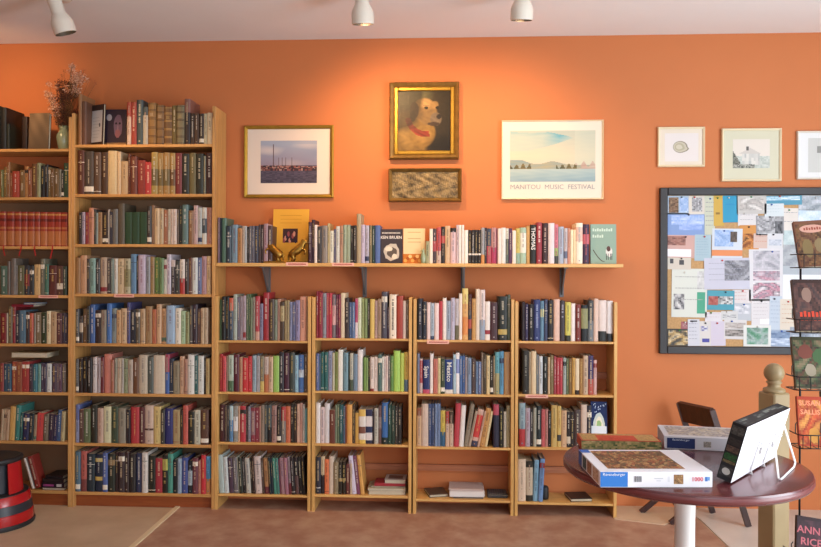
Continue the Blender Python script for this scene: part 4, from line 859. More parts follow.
def notice(i, u0, v0, u1, v1, bg, lay, label, name='notice', cat='notice', rot=0, lines=0, lc='7c7c84'):
    u0 -= .9; v0 -= .9; u1 += .9; v1 += .9; Y = YC-.0012-.0007*(i % 5); p = at(u0, v0, Y); q = at(u1, v1, Y)
    a0, a1, b0, b1 = max(p.x, BX0), min(q.x, BX1), max(q.z, BZ0), min(p.z, BZ1); w = a1-a0; h = b1-b0
    e = thing(name, ((a0+a1)/2, Y, (b0+b1)/2), label, cat); e.rotation_euler = (0, rot, 0)
    bg = tuple(q*.8 for q in lin(bg)[:3]); m = MB(); m.box((-w/2, 0, -h/2), (w/2, .0005, h/2), bg)
    k = 0
    for (a, b_, c, d_, col) in lay:   # fractions from the left / from the top
        k += 1; yy = -.0003-.00008*k
        if isinstance(col, list):
            r = random.Random(i*7+k); nx = max(3, int((c-a)*w/.008)); ny = max(3, int((d_-b_)*h/.008))
            m.grid(lambda u, v: (-w/2+w*(a+(c-a)*u), yy, h/2-h*(d_-(d_-b_)*v)), nx, ny, lambda u, v: PT(col, k+i, u, v))
        else: fill(m, -w/2+w*a, -w/2+w*c, h/2-h*d_, h/2-h*b_, yy, col)
    r = random.Random(i)
    for j in range(lines):
        zz = h/2-h*(.16+.7*j/max(1, lines)); xx = -w*.40
        end = w*r.uniform(.2, .42)
        while xx < end:
            lw = r.uniform(.006, .016); fill(m, xx, min(xx+lw, end), zz-h*.012-.001, zz, -.0011, lc); xx += lw+.004
    part('sheet', m, 'paper', e, local=True, fix=False)
    if w > .03:
        pm = MB(); pm.lathe([(0, 0), (.0045, .0), (.003, .003), (.0045, .007), (0, .008)], 10, PINS[i % 6], T=Matrix.Translation((r.uniform(-.2, .2)*w, -.0006, h*.42)) @ Matrix.Rotation(PI/2, 4, 'X'))
        part('push_pin', pm, 'paper', e, local=True, smooth=True)
G1 = ['8c8c90', 'b4b4b8', '5c5c60', 'd0d0d4']; G2 = ['6a5040', '8c7058', '3c2c24', 'a08468']; BL = ['7c98c8', 'a0b8dc', '8ca8d4', 'c0d0ec']
def PT(col, sd, u, v):
    "soft photographic patches: smooth mixture of the listed inks"
    n = len(col); a = sd*1.7; t = (.5+.25*math.sin(u*7+a+2*math.sin(v*5+a))+.25*math.sin(v*9-a+3*math.sin(u*4+a*2)))*(n-1); i = min(n-2, int(t)); c = mixc(col[i], col[i+1], t-i)
    return mixc2(c, lin(col[int(hsh(u*31, v*31, sd)*n)]), .22)
N_ = [
 (668.6,195.6,688.5,213.4,'b8cce0',[(.05,.08,.5,.92,G2),(.55,.1,.95,.9,BL)],'photo collage flyer in top left corner of the notice board'),
 (689.6,195.8,704.2,213.4,'e4dcd0',[(.2,.1,.82,.85,G1)],'black and white portrait card near top left of notice board'),
 (705.6,194.6,714,234,'d4d8c4',[],'tall pale green strip of paper left of the yellow one',6),
 (714.6,194.6,723,225,'d8b254',[(.2,.55,.6,.62,'8c6c34')],'tall yellow strip of paper beside the bright blue one'),
 (723.8,194.2,736.8,221.5,'38a0c8',[(.2,.3,.8,.35,'2c88b4')],'bright blue upright flyer near top of notice board'),
 (667.6,214,704.8,235,'8ca8dc',[(.1,.1,.95,.5,['a8bce8','8ca8dc','c8d4f0']),(.3,.5,.9,.75,['7c98d4','a4b8e4'])],'wide light blue patterned flyer on left side of notice board'),
 (667.6,236,695.5,257,'d8b0a8',[(.0,.05,.62,.45,['8c5c54','a87c70','6c4844']),(.0,.62,.82,.95,'ece8ec')],'pink and red leaflet with white banner below the light blue flyer'),
 (695.6,235.5,710.2,260,'b4ccd8',[],'pale blue typed sheet left of the sky flyer',7,'90a8b8'),
 (713,229.5,741.5,257.5,'dce4f0',[(.08,.05,.7,.6,BL),(.6,.1,.82,.45,['3c3430','6c5c50']),(0,.72,1,.92,'d88858')],'sky blue flyer with dark figure and orange stripe'),
 (737.6,195,765.5,213,'d0ccc8',[(.1,.1,.9,.8,['bcb4b0','9c9894','dcd8d4'])],'crumpled grey newspaper cutting right of the blue flyer',),
 (739,213.5,757,225,'e8e4e4',[],'small white card below the grey cutting',2),
 (740.5,226,757.8,248.5,'dc9850',[(.1,.35,.9,.95,['6c3c20','a86430','d89450','3c2418'])],'orange flyer with brown figures on notice board'),
 (757,216.4,783,234.2,'a0a0a4',[(.05,.05,.95,.95,G1),(.68,.3,.95,.95,['3c3c40','7c7c80'])],'grey group photograph in upper middle of notice board'),
 (765.5,194.4,801,204,'5ca0bc',[(.05,.1,.95,.5,['dce8f0','70a8c4'])],'blue and white headline strip at top of notice board'),
 (765.5,204.5,783,215.5,'e0e8ec',[],'white sheet with faint text under the headline strip',3,'a8b8c0'),
 (783,209,797.5,233,'ece4dc',[],'white note with folded corner, left of the rack',2),
 (799.5,194.5,836,225,'c0c8d4',[(.0,.0,1,.5,['7c848c','a0a8b0','c8ccd4']),(0,.5,1,1,['b0c8e4','dce4f0'])],'grey and blue news page at top right of notice board'),
 (754.5,234.4,768,247.4,'e0c4b8',[],'small pinkish slip under the grey photograph',2,'c06850'),
 (768.3,234.4,782,247.6,'e4e4e8',[(.1,.4,.9,.8,['a0a8b8','d0d4dc'])],'small white and grey coupon above the tall poster'),
 (705.2,258.8,748.6,288.6,'d4d4e4',[(.45,.08,1,.72,['5c5c64','8c8c94','74747c','b0b0b8'])],'large newspaper page with grey crowd photo in middle of notice board',4,'9c9cac'),
 (750,248.4,783,300,'e8e6ea',[(.12,.06,.88,.42,['a8a8b0','c8c4cc','8c8c94']),(.12,.44,.88,.62,['c88c9c','8c8490','dcccd4']),(.12,.66,.88,.96,['8c8490','d090a0','6c6470','e4dce0'])],'tall white poster with stacked grey and pink photographs'),
 (784,231.5,840,301,'bcc4cc',[(0,.0,.5,.35,['a0b4b8','c8d4d4']),(.0,.2,.5,.5,['8c9098','b0b4b8']),(0,.62,1,1,'dcdfe4')],'large blue-grey poster partly behind the paperback rack'),
 (672.6,269.5,706,316.5,'e4e8e0',[(.72,.05,.95,.42,['b8b8b8','d8d8d8']),(.72,.48,.95,.92,'4c9c80'),(.06,.52,.36,.84,['3c3c40','8c8c90','d8d8d8'])],'tall white leaflet with green column and small black photo',3,'a0a0a0'),
 (708,291.3,733.5,309.2,'54a4b8',[(.05,.3,.4,.75,['8c3c34','b87068']),(.4,.3,.95,.7,['e8e8e8','3c3c3c','c8c8c8'])],'teal flyer with white lettering and red motif'),
 (668,258.5,690,268.6,'dcd4c8',[(.1,.1,.25,.5,'4c4c50'),(.5,.2,.7,.6,'4c4c50')],'scrap with small black stickers on left side of board'),
 (733.6,290.6,750,303.6,'e8e0e0',[],'white card above the grey-blue card, right of teal flyer',3,'c08078'),
 (733.6,304,750.4,320,'c8ccd4',[(.1,.1,.9,.6,['a0a4b0','dcdce0'])],'grey-blue card under the white card'),
 (706,313,721.6,320.4,'e8e4ea',[],'small white business card below the teal flyer',2,'b890a0'),
 (722,312,737,319,'dcdcdc',[(.1,.4,.9,.75,['70747c','dcdcdc'])],'small business card with grey motif'),
 (688.8,320,698.6,346.4,'dcdde6',[(.2,.05,.8,.1,'3c3c40')],'narrow upright note beside the dark photo',5,'8c8c9c'),
 (698.8,322,711.4,346.4,'e4dfdc',[(.2,.2,.7,.4,['5c5c98','dcdcdc']),(.3,.7,.8,.85,'4c4c98')],'white note with purple marks near bottom of board'),
 (711.8,322,724.6,345,'ddd4e4',[],'plain lilac-white sheet at bottom of board',4,'c8c0d4'),
 (725,320.6,745.6,338.4,'e4e0e0',[(.05,.15,.95,.45,['98908c','c8c0bc']),(.05,.5,.95,.85,['5c5854','b0a8a4'])],'black and white landscape postcard'),
 (666.4,329.6,689,346.4,'4c4844',[(.05,.1,.95,.95,['3c3c3c','5c5448','b09058','d8c49c','4c5458'])],'dark lamplit photo in lower left corner of the board'),
 (744.4,326,770,346.4,'ecece8',[(.12,.12,.9,.9,['4c8464','74a08c','a8b4b4','5c7c6c'])],'green landscape photo with white border'),
 (752.4,300,769.6,324.5,'e8e4e6',[(.45,.75,.95,.95,'f0e8ea')],'white typed letter under the tall poster',5,'b8b0b4'),
 (770.4,297,780.8,329.6,'ccd8e6',[],'narrow blue-white slip hanging under the tall poster',6,'98a8bc'),
 (781,300,796,330.6,'e8dccc',[],'cream slip left of the paperback rack',5,'c8a488'),
 (770.2,330.6,790,346.2,'a8b8d0',[(0,.1,1,.5,['5c7090','8ca0bc']),(0,.5,1,.9,['c8d4e4','8c9cb8'])],'blue mountain photo at bottom of board'),
 (790.8,328,822,346.2,'a8b0bc',[(.05,.1,.9,.8,['6c7480','94a0b0','c8ccd4'])],'grey-blue car photo at bottom of board by the rack'),
 (682,322.5,688,328.5,'b06870',[(.2,.2,.8,.8,['6c2c34','c8a0a0'])],'tiny red and white snapshot pinned above the dark lamplit photo'),
]
rr = random.Random(4)
for i, n_ in enumerate(N_):
    u0, v0, u1, v1, bg, lay, lab = n_[:7]; ln = n_[7] if len(n_) > 7 else 0; lc = n_[8] if len(n_) > 8 else '8c8c94'
    notice(i, u0, v0, u1, v1, bg, lay, lab, rot=rr.uniform(-.02, .02), lines=ln, lc=lc)
# ------------------------------------------------------------------ vase and dried flowers
vp = at(63.2, 148, .07); vz = LS[0]
hh = at(63, 126, .07).z-vz; rm = (at(70.2, 137, .07).x-at(55.8, 137, .07).x)/2
vase = thing('vase', (vp.x, .08, vz+.0004), 'pale green pottery vase holding dried flowers on top of leftmost bookcase', 'vase')
prof = [(0, 0), (rm*.62, 0), (rm*.66, hh*.04), (rm*.85, hh*.25), (rm*1.0, hh*.5), (rm*.95, hh*.62), (rm*.62, hh*.8), (rm*.58, hh*.88), (rm*.72, hh), (rm*.64, hh), (rm*.5, hh*.86), (rm*.5, hh*.7), (0, hh*.3)]
o = part('body', MB().lathe(prof, 28), 'glaze', vase, True, local=True)
mb = MB(); mb.tube([(rm*.6*math.cos(0)+(.0), 0, hh*.86), (rm*1.15, 0, hh*.88), (rm*1.3, 0, hh*.72), (rm*.98, 0, hh*.52)], .004)
part('handle', mb, 'glaze', vase, True, local=True)
r = random.Random(12); top = vz+hh*.9
fl = thing('dried_flower_bunch', (vp.x, .08, top-hh*.5), 'tall dried flower bunch with dusty pink and dark seed heads in the vase', 'dried flowers')
st, dark, light = MB(), MB(), MB()
def P3(u, v, Y=.08): q = at(u, v, Y); return Vector((q.x, Y, q.z))
def puff(mb, c, s, cols, n):
    for _ in range(n):
        d = Vector((r.gauss(0, 1), r.gauss(0, 1), r.gauss(0, 1))).normalized(); p = c+d*s*r.uniform(.2, 1); a = Vector((r.gauss(0, 1), r.gauss(0, 1), r.gauss(0, 1))).normalized()
        t1 = d.cross(a).normalized()*s*r.uniform(.12, .3); t2 = (d*.7+a*.4).normalized()*s*r.uniform(.25, .5)
        mb.quad([p-t1*.5, p+t2*.4+t1*.6, p+t2, p+t2*.4-t1*.6], r.choice(cols))
base = Vector((vp.x, .08, top-hh*.45))
def stalk(tip, bend=.01):
    m_ = base.lerp(tip, .55)+Vector((r.uniform(-bend, bend), r.uniform(-bend, bend), 0)); st.tube([base+Vector((r.uniform(-.008, .008), r.uniform(-.008, .008), 0)), m_, tip], [.0014, .0012, .0008], n=5)
DK = ['4a2418', '5c3020', '3a1c14', '6c3c24', '7a4428']; LT = ['d09c80', 'd8ac90', 'b8845c', 'e0bca0', 'b07c60']
for k in range(36):
    u = r.gauss(66, 5.5); v = r.uniform(82, 126); u = min(max(u, 56), 79); tip = P3(u, v, .08+r.uniform(-.05, .05)); stalk(tip); puff(dark, tip, r.uniform(.018, .03), DK, 90)
for k in range(30):
    u, v = r.choice([(r.uniform(46, 58), r.uniform(84, 100)), (r.uniform(50, 58), r.uniform(100, 122)), (r.uniform(68, 82), r.uniform(64, 84)), (r.uniform(74, 86), r.uniform(70, 100)), (r.uniform(66, 78), r.uniform(74, 96))])
    tip = P3(u, v, .08+r.uniform(-.05, .05)); stalk(tip); puff(light, tip, r.uniform(.016, .028), LT, 70)
for u, v in ((62, 76), (64, 71), (61, 80), (66, 84), (63, 90), (84, 70), (90, 79), (96, 83)):
    tip = P3(u, v, .09); stalk(tip); puff(dark if u < 80 else light, tip, .012, DK if u < 80 else ['8c3c28', 'a85038'], 22)
part('stems', st, 'stem', fl); part('dark_seed_heads', dark, 'flowers', fl, fix=False); part('pink_blooms', light, 'flowers', fl, fix=False)
# ------------------------------------------------------------------ animal bookends
def skin_obj(name, verts, edges, rad, m, parent, sub=2):
    me = bpy.data.meshes.new(name); me.from_pydata(verts, edges, []); o = bpy.data.objects.new(name, me); C.objects.link(o)
    sk = o.modifiers.new('s', 'SKIN'); 
    for i, v in enumerate(me.skin_vertices[0].data): v.radius = (rad[i], rad[i]) if not isinstance(rad[i], tuple) else rad[i]
    me.skin_vertices[0].data[0].use_root = True
    o.modifiers.new('u', 'SUBSURF').levels = sub; dg = bpy.context.evaluated_depsgraph_get()
    me2 = bpy.data.meshes.new_from_object(o.evaluated_get(dg)); me2.name = name; bpy.data.objects.remove(o)
    me2.polygons.foreach_set('use_smooth', [True]*len(me2.polygons)); me2.materials.clear(); me2.materials.append(M[m])
    o = bpy.data.objects.new(name, me2); C.objects.link(o); o.parent = parent; return o
def animal(u, flip, label):
    p = at(u, 262, .045); S = .062
    e = thing('animal_bookend', (p.x, .05, SZ+.0006), label, 'bookend')
    fx = -1 if flip else 1
    part('plinth', MB().bbox((-.058, -.028, 0), (.058, .028, .010), .003), 'brass', e, local=True)
    # a rearing horse: haunches low on the inner side, chest and head high on the outer side
    V = [(.012, 0, .046), (-.004, 0, .062), (-.016, 0, .078), (-.022, 0, .092), (-.022, 0, .102), (-.034, 0, .098), (-.042, 0, .090),
         (.024, .009, .034), (.014, .010, .022), (.022, .010, .008), (.024, -.009, .034), (.014, -.010, .022), (.022, -.010, .008),
         (-.018, .008, .066), (-.030, .009, .052), (-.024, .009, .038), (-.018, -.008, .066), (-.034, -.009, .058), (-.030, -.009, .010+.030),
         (.030, 0, .046), (.037, 0, .030), (.036, 0, .012), (-.019, .004, .110), (-.019, -.004, .110)]
    V = [(x*fx*1.45, y*1.6, z*1.28-.001) for x, y, z in V]
    Ed = [(0,1),(1,2),(2,3),(3,4),(4,5),(5,6),(0,7),(7,8),(8,9),(0,10),(10,11),(11,12),(2,13),(13,14),(14,15),(2,16),(16,17),(17,18),(0,19),(19,20),(20,21),(4,22),(4,23)]
    Rr = [.0165,.0155,.0145,.0095,.0082,.0068,.005,.0115,.006,.0045,.0115,.006,.0045,.006,.0042,.0035,.006,.0042,.0035,.006,.0045,.0025,.0022,.0022]
    skin_obj('body', V, Ed, [q*1.6 for q in Rr], 'brass', e)
    mb = MB()
    for k in range(7):
        t = k/6; x = (-.012-.004*t+.006)*fx; z = .074+.028*t; mb.tube([(x, 0, z), (x+.010*fx, 0, z-.004), (x+.012*fx, 0, z-.014)], [.004, .003, .001], n=6)
    part('mane', mb, 'brass', e, True, local=True)
animal(274, False, 'left brass animal bookend in front of the golden book')
animal(297.5, True, 'right brass animal bookend in front of the golden book')
mb = MB(); q = at(423.2, 245, .04)
e = thing('animal_bookend', (q.x, .035, SZ+.0006), 'small greenish stone bird figure against the cream facing book', 'figurine')
part('body', MB().lathe([(0, 0), (.012, 0), (.014, .01), (.016, .03), (.013, .05), (.008, .062), (.009, .072), (.006, .082), (0, .085)], 16), 'glaze', e, True, local=True)
part('beak', MB().tube([(-.006, 0, .074), (-.016, 0, .07)], [.004, .0008], n=8), 'glaze', e, True, local=True)
e.name = 'bird_figurine'
# ------------------------------------------------------------------ ceiling spot lamps
def can(u, vb, Y, tilt_x, lean, label, energy, target, size=.055, blend=.75, cone=75, neck_len=.105):
    b_ = at(u, vb, Y)            # centre of the open rim
    H = .075; Rr = size
    ax = Euler((tilt_x, lean, 0)).to_matrix() @ Vector((0, 0, 1))   # points up the can
    rot = ax.to_track_quat('Z', 'Y').to_matrix().to_4x4()
    e = thing('spot_lamp', (b_.x, Y, CEIL), label, 'lamp')
    T = Matrix.Translation(Vector((0, 0, b_.z-CEIL))) @ rot
    prof = [(Rr*.93, 0.0), (Rr, .001), (Rr*1.0, .052), (Rr*.93, .066), (Rr*.70, .092), (Rr*.62, .10), (Rr*.62, .19), (Rr*.5, .20), (0, .20)]
    o = part('shade', MB().lathe(prof, 32, T=T), 'lamp_white', e, local=True); smooth_angle(o, 35)
    part('inner_baffle', MB().lathe([(Rr*.93, .0), (Rr*.88, .05), (Rr*.5, .075), (0, .078)], 28, T=T), 'lamp_dark', e, True, local=True)
    part('bulb', MB().lathe([(0, .018), (Rr*.55, .022), (Rr*.7, .035), (Rr*.55, .06), (Rr*.3, .075)], 24, T=T), 'bulb', e, True, local=True)
    top_ = T @ Vector((0, 0, .15)); mb = MB(); mb.tube([top_, (top_.x, top_.y+.05, min(-.02, top_.z+.05)), (top_.x, top_.y+.05, -.012)], .009)
    part('arm', mb, 'lamp_white', e, True, local=True)
    part('ceiling_rose', MB().lathe([(0, -.016), (.045, -.016), (.055, -.008), (.057, -.0005), (0, -.0005)], 24, o=(top_.x, top_.y+.05, 0)), 'lamp_white', e, True, local=True)
    if energy:
        L = bpy.data.lights.new('spot', 'SPOT'); L.energy = energy; L.color = (1, .6, .28); L.spot_size = math.radians(cone); L.spot_blend = 1; L.shadow_soft_size = .035
        lo = bpy.data.objects.new('lamp_light', L); C.objects.link(lo); pos = Vector(b_)-ax*.006
        lo.location = pos; lo.rotation_euler = (Vector(target)-pos).to_track_quat('-Z', 'Y').to_euler()
    return e
can(65.8, 33.5, -.55, .22, -.26, 'white ceiling spot lamp tilted, above the leftmost bookcases', 34, at(150, 240, 0), cone=95)
can(363, 24.5, -.55, .22, -.02, 'white ceiling spot lamp above the harbour picture and dog portrait', 64, at(415, 190, WALL), cone=125)
can(521.5, 20.5, -.55, .22, .02, 'white ceiling spot lamp above the festival poster', 38, at(490, 190, WALL), cone=120)
# ------------------------------------------------------------------ round table
TZ = .72; tx, ty, tr = .80, -1.60, .405
tb = thing('round_table', (tx, ty, 0), 'round burgundy-topped table on a white pedestal, holding puzzle boxes', 'table')
o = part('table_top', MB().lathe([(0, 0), (tr-.012, 0), (tr-.004, .003), (tr, .009), (tr, .026), (tr-.003, .032), (tr-.008, .034), (0, .034)], 96, T=Matrix.Translation((tx, ty, TZ-.034))), 'table', tb); smooth_angle(o, 30)
o = part('edge_band', MB().lathe([(tr-.003, .007), (tr+.0012, .010), (tr+.0012, .025), (tr-.003, .028)], 96, T=Matrix.Translation((tx, ty, TZ-.034))), 'table_edge', tb, True)
o = part('pedestal', MB().lathe([(.12, TZ-.038), (.13, TZ-.042), (.046, TZ-.06), (.038, TZ-.08), (.034, TZ-.2), (.032, .1), (.04, .05), (.08, .035)], 36, T=Matrix.Translation((tx+.008, ty, 0))), 'pedestal', tb); smooth_angle(o, 30)
o = part('base', MB().lathe([(0, .0), (.23, 0), (.235, .008), (.22, .018), (.09, .036), (0, .04)], 48, T=Matrix.Translation((tx+.008, ty, 0))), 'pedestal', tb); smooth_angle(o, 30)
# puzzle boxes
def puzzle(x, y, az, w, d, h, label, front, topfn, side, blue=True, z=TZ, sidecol='e8e6ea', fr=None):
    e = thing('puzzle_box', (x, y, z+.0005), label, 'puzzle box'); e.rotation_euler = (0, 0, az)
    part('base', MB().box((.0015, .0015, 0), (w-.0015, d-.0015, h*.9), 'dcdcdc'), 'paper', e, local=True)
    t = .0012; mb = MB(); z0 = h*.04
    mb.box((0, 0, h-t), (w, d, h), sidecol).box((0, 0, z0), (w, t, h-t), sidecol).box((0, d-t, z0), (w, d, h-t), sidecol).box((0, t, z0), (t, d-t, h-t), sidecol).box((w-t, t, z0), (w, d-t, h-t), sidecol)
    part('lid', mb, 'paper', e, local=True)
    m = MB(); front(m, w, d, h); topfn(m, w, d, h); side(m, w, d, h); part('lid_print', m, 'paint', e, local=True, fix=False)
    return e
def village(cols, seed):
    rr2 = random.Random(seed); cell = {}
    def fn(u, v):
        k = (int(u*26+math.sin(v*9)*1.5), int(v*14+math.sin(u*12)))
        if k not in cell: cell[k] = rr2.choice(cols)
        return mixc(cell[k], cols[int(hsh(int(u*90), int(v*60))*len(cols))], .35)
    return fn
WARM = ['5c3c28', '7c5030', 'a87c4c', '8c5438', 'c09c68', '3c2c24', '6c4c38', '94442c', '54583c']
def fr1(m, w, d, h):
    f = lambda a, b_, c, e_, col, k=0: fill(m, w*a, w*b_, h*c, h*e_, -.0004-k*.0001, col)
    f(0, .245, .04, .98, '2c74c4'); 
    merge(m, text_mb('Ravensburger', .0125, 'f0f0f4', Matrix.Translation((w*.122, -.0008, h*.82)) @ Matrix.Rotation(PI/2, 4, 'X')))
    for k in range(9): f(.30+.008*k, .304+.008*k+.002*(k % 2), .35, .72, '5c5c60')
    f(.48, .56, .55, .6, 'c0c0c4'); f(.5, .54, .4, .45, 'c8c8cc'); f(.60, .62, .35, .7, 'd8d8dc')
    m.grid(lambda u, v: (w*(.655+.085*u), -.0004, h*(.22+.6*v)), 16, 16, lambda u, v: PT(['c09c68', '7c5030', 'a87c4c', '4c3828'], 3, u, v))
    merge(m, text_mb('1000', .018, 'd85868', Matrix.Translation((w*.865, -.0008, h*.52)) @ Matrix.Rotation(PI/2, 4, 'X'), .0005))
    for k, (a, c) in enumerate(((.945, '3c70b8'), (.965, '6c98cc'))): f(a-.012, a+.012, .4+.05*k, .68, c, k)
def top1(m, w, d, h):
    m.grid(lambda u, v: (w*(.095+.70*u), d*(.12+.82*v), h+.0004), 60, 34, village(WARM, 5))
    m.quad([(w*.0, d*.85, h+.0003), (w*.09, d*.85, h+.0003), (w*.09, d*1, h+.0003), (0, d, h+.0003)], '2c64b4')
def side1(m, w, d, h):
    q = lambda a, b_, c, e_, fnc: m.grid(lambda u, v: (-.0004, d*(b_-(b_-a)*u), h*(c+(e_-c)*v)), 8, 8, fnc)
    q(.84, 1, .05, .98, lambda u, v: lin('2c58a4')[:3]); q(.62, .80, .1, .9, village(['2c3c48', '3c5c60', '5c6c6c'], 4)); q(.38, .58, .1, .9, village(['7c4c38', 'a87c5c', '8c6450'], 6)); q(.08, .32, .1, .9, village(['c0a088', 'a86c50', 'd8c0a8'], 7))
puzzle(.4525, -1.935, .064, .343, .282, .0482, 'large puzzle box with village scene and blue label, front of the table', fr1, top1, side1)
a = atz(664.2, 448.7, TZ); b_ = atz(724.3, 452.9, TZ); az2 = math.atan2(b_.y-a.y, b_.x-a.x)
def fr2(m, w, d, h):
    fill(m, w*.03, w*.33, h*.08, h*.88, -.0004, '1c2c5c'); merge(m, text_mb('Ravensburger', .011, 'd0d4e0', Matrix.Translation((w*.18, -.0008, h*.75)) @ Matrix.Rotation(PI/2, 4, 'X')))
    m.grid(lambda u, v: (w*(.42+.08*u), -.0004, h*(.25+.45*v)), 12, 12, lambda u, v: PT(['a89c90', '7c746c', 'c0b4a8'], 8, u, v)); fill(m, w*.6, w*.68, h*.3, h*.6, -.0004, 'c8c4c8')
def top2(m, w, d, h): m.grid(lambda u, v: (w*(.06+.88*u), d*(.14+.78*v), h+.0004), 36, 24, village(['8c8484', 'a89c94', 'c8bcac', '746c70', 'b4a488'], 9))
puzzle(a.x, a.y, az2*.6, .33, .21, .047, 'pale puzzle box with navy label at the back of the table', fr2, top2, lambda *k: None, sidecol='c8c4c8')
a = atz(581.5, 449.3, TZ)
def fr3(m, w, d, h): m.grid(lambda u, v: (w*u, -.0004, h*(.05+.9*v)), 40, 5, village(['6c7040', '8c8450', 'a89058', '4c5830', 'c0a070'], 10))
def top3(m, w, d, h):
    m.grid(lambda u, v: (w*(.02+.96*u), d*(.05+.9*v), h+.0004), 44, 14, lambda u, v: mixc('c84830', 'b03c28', hsh(int(u*30), int(v*10))) if .2 < u < .72 and v < .8 else village(['7c7040', 'a88c50', '6c3c28', 'c09458', '8c9060'], 11)(u, v))
puzzle(a.x, a.y, -.02, .29, .12, .034, 'flat red and green puzzle box at the left rear of the table', fr3, top3, lambda *k: None, sidecol='b84c34')
# box on the wire easel
x, y, az, th, L_, H_, T_ = .8604, -1.8814, .8926, .2684, .4408, .1878, .0449
u_ = Vector((math.cos(az), math.sin(az), 0)); n_ = Vector((math.sin(az), -math.cos(az), 0)); v_ = math.cos(th)*Vector((0,0,1))+math.sin(th)*n_; w_ = -math.cos(th)*n_+math.sin(th)*Vector((0,0,1))
A = Vector((x, y, TZ+.006)); MT = Matrix.Identity(4)
for i in range(3): MT[i][0] = u_[i]; MT[i][1] = w_[i]; MT[i][2] = v_[i]; MT[i][3] = A[i]
e = thing('game_box', (0,0,0), 'black-edged box propped upright on a white wire stand, blank white back showing', 'box'); e.matrix_world = MT
part('carton', MB().bbox((0, 0, 0), (L_, T_, H_), .001, '1c1a1c'), 'paper', e, local=True)
part('back_sheet', MB().box((.001, -.0006, .001), (L_-.001, 0, H_-.001), 'ece8ee'), 'paper', e, local=True)['label'] = 'plain white back panel'
m = MB()
for (a0, a1, c) in ((.80, .95, '4c4844'), (.62, .74, '2c2826'), (.5, .6, '5c4438'), (.36, .47, '1c5424'), (.3, .35, '6c5c38'), (.08, .24, '3c3836')):
    m.grid(lambda u, v: (-.0005, T_*(.92-.84*u), H_*(a0+(a1-a0)*v)), 7, 5, lambda u, v: mixc(c, '141214', hsh(int(u*9), int(v*9), a0)*.8))
m.grid(lambda u, v: (L_*(.04+.92*u), T_*(.1+.8*v), H_+.0005), 30, 6, lambda u, v: mixc(['2c2a2c', '5c6460', '8c9088', '1c1a1c'][int(hsh(int(u*12), int(v*4))*4)], '1c1a1c', .4 if .3 < v < .8 else .9))
blob_ = MB().quad([(-.0009, T_*(.5+.28*math.cos(2*PI*k/14)), H_*(.16+.06*math.sin(2*PI*k/14))) for k in range(14)], 'b0aca4'); merge(m, blob_)
part('side_print', m, 'paint', e, local=True, fix=False)
e = thing('wire_stand', (A.x, A.y, TZ), 'white coated wire easel propping up the black-edged box', 'display stand')
mb = MB(); R_ = .0032
def loc(a, b_, c): return A+u_*a+w_*b_+v_*c
def gnd(P): return Vector((P.x, P.y, TZ+R_+.0004))
for s in (.17, .30):          # two upright loops against the back, hooked under the front edge
    f = gnd(loc(s, T_*.8, 0)); k_ = gnd(loc(s, -.004, 0))
    mb.tube([gnd(loc(s, .012, 0)), gnd(loc(s, -.010, 0)), loc(s-.004, -.0045, .012), loc(s+.006, -.0045, .10), loc(s+.016, -.0045, .118), loc(s+.035, -.0045, .120), loc(s+.042, -.0045, .105), loc(s+.042, -.0045, .06)], R_, n=8)
Pb1 = atz(779, 481.5, TZ+R_); Pb2 = atz(796, 465, TZ+R_); tp1 = loc(.30, -.0048, .12); tp2 = loc(.385, -.0048, .145)
Pm = [tp1, tp1.lerp(Pb1, .5), Pb1+(tp1-Pb1)*.06, Pb1+(Pb2-Pb1)*.12, Pb1.lerp(Pb2, .88), Pb2+(tp2-Pb2)*.06, tp2.lerp(Pb2, .5), tp2]
mb.tube(Pm, R_, n=8); mb.tube([loc(.17, -.0048, .09), loc(.42, -.0048, .09)], R_, n=8)
part('wire', mb, 'wire_white', e, True)
# ------------------------------------------------------------------ dark folding chair by the wall
ch = thing('folding_chair', (atz(700, 520).x, 0, 0), 'low dark brown wooden folding chair standing behind the round table', 'chair')
def bar(mb, a, b_, w, t, side=Vector((0, 1, 0))):
    a = Vector(a); b_ = Vector(b_); d = (b_-a).normalized(); s = (side-d*side.dot(d)).normalized(); q = d.cross(s)
    vs = [p+s*i*t/2+q*j*w/2 for p in (a, b_) for i, j in ((-1,-1),(1,-1),(1,1),(-1,1))]
    return mb.add(vs, [(3,2,1,0),(4,5,6,7),(0,1,5,4),(1,2,6,5),(2,3,7,6),(3,0,4,7)])
nf = atz(751, 530); nr = atz(669.5, 524); fr_ = atz(634, 505)
yn = (nf.y+nr.y)/2; yf = min(fr_.y, .12)
tn = at(712, 410, yn); tf = at(679, 403, yf)
off = fr_.x-nr.x
NF = Vector((nf.x, yn, .008)); NR = Vector((nr.x, yn, .008)); FF = Vector((nf.x+off, yf, .008)); FR = Vector((fr_.x, yf, .008)); TN = Vector((tn.x, yn, tn.z)); TF = Vector((tf.x, yf, tf.z))
part('leg', bar(MB(), NF, TN, .03, .02), 'dark_wood', ch)
part('leg', bar(MB(), FF, TF, .03, .02), 'dark_wood', ch)
sy = .34
SN = NR+(Vector((NF.x-.03, yn+.021, sy))-NR); SF = FR+(Vector((FF.x-.03, yf-.021, sy))-FR)
part('leg', bar(MB(), NR+Vector((0,.021,0)), SN, .028, .018), 'dark_wood', ch)
part('leg', bar(MB(), FR-Vector((0,.021,0)), SF, .028, .018), 'dark_wood', ch)
sd = (TN-NF).normalized(); mb = MB()
def tiltbox(p, q, hgt, t):
    "panel between points p and q hanging down along the back posts"
    a = [p, q, q-sd*hgt, p-sd*hgt]; nrm = (q-p).cross(sd).normalized()*t/2
    mb.add([v-nrm for v in a]+[v+nrm for v in a], [(3,2,1,0),(4,5,6,7),(0,1,5,4),(1,2,6,5),(2,3,7,6),(3,0,4,7)])
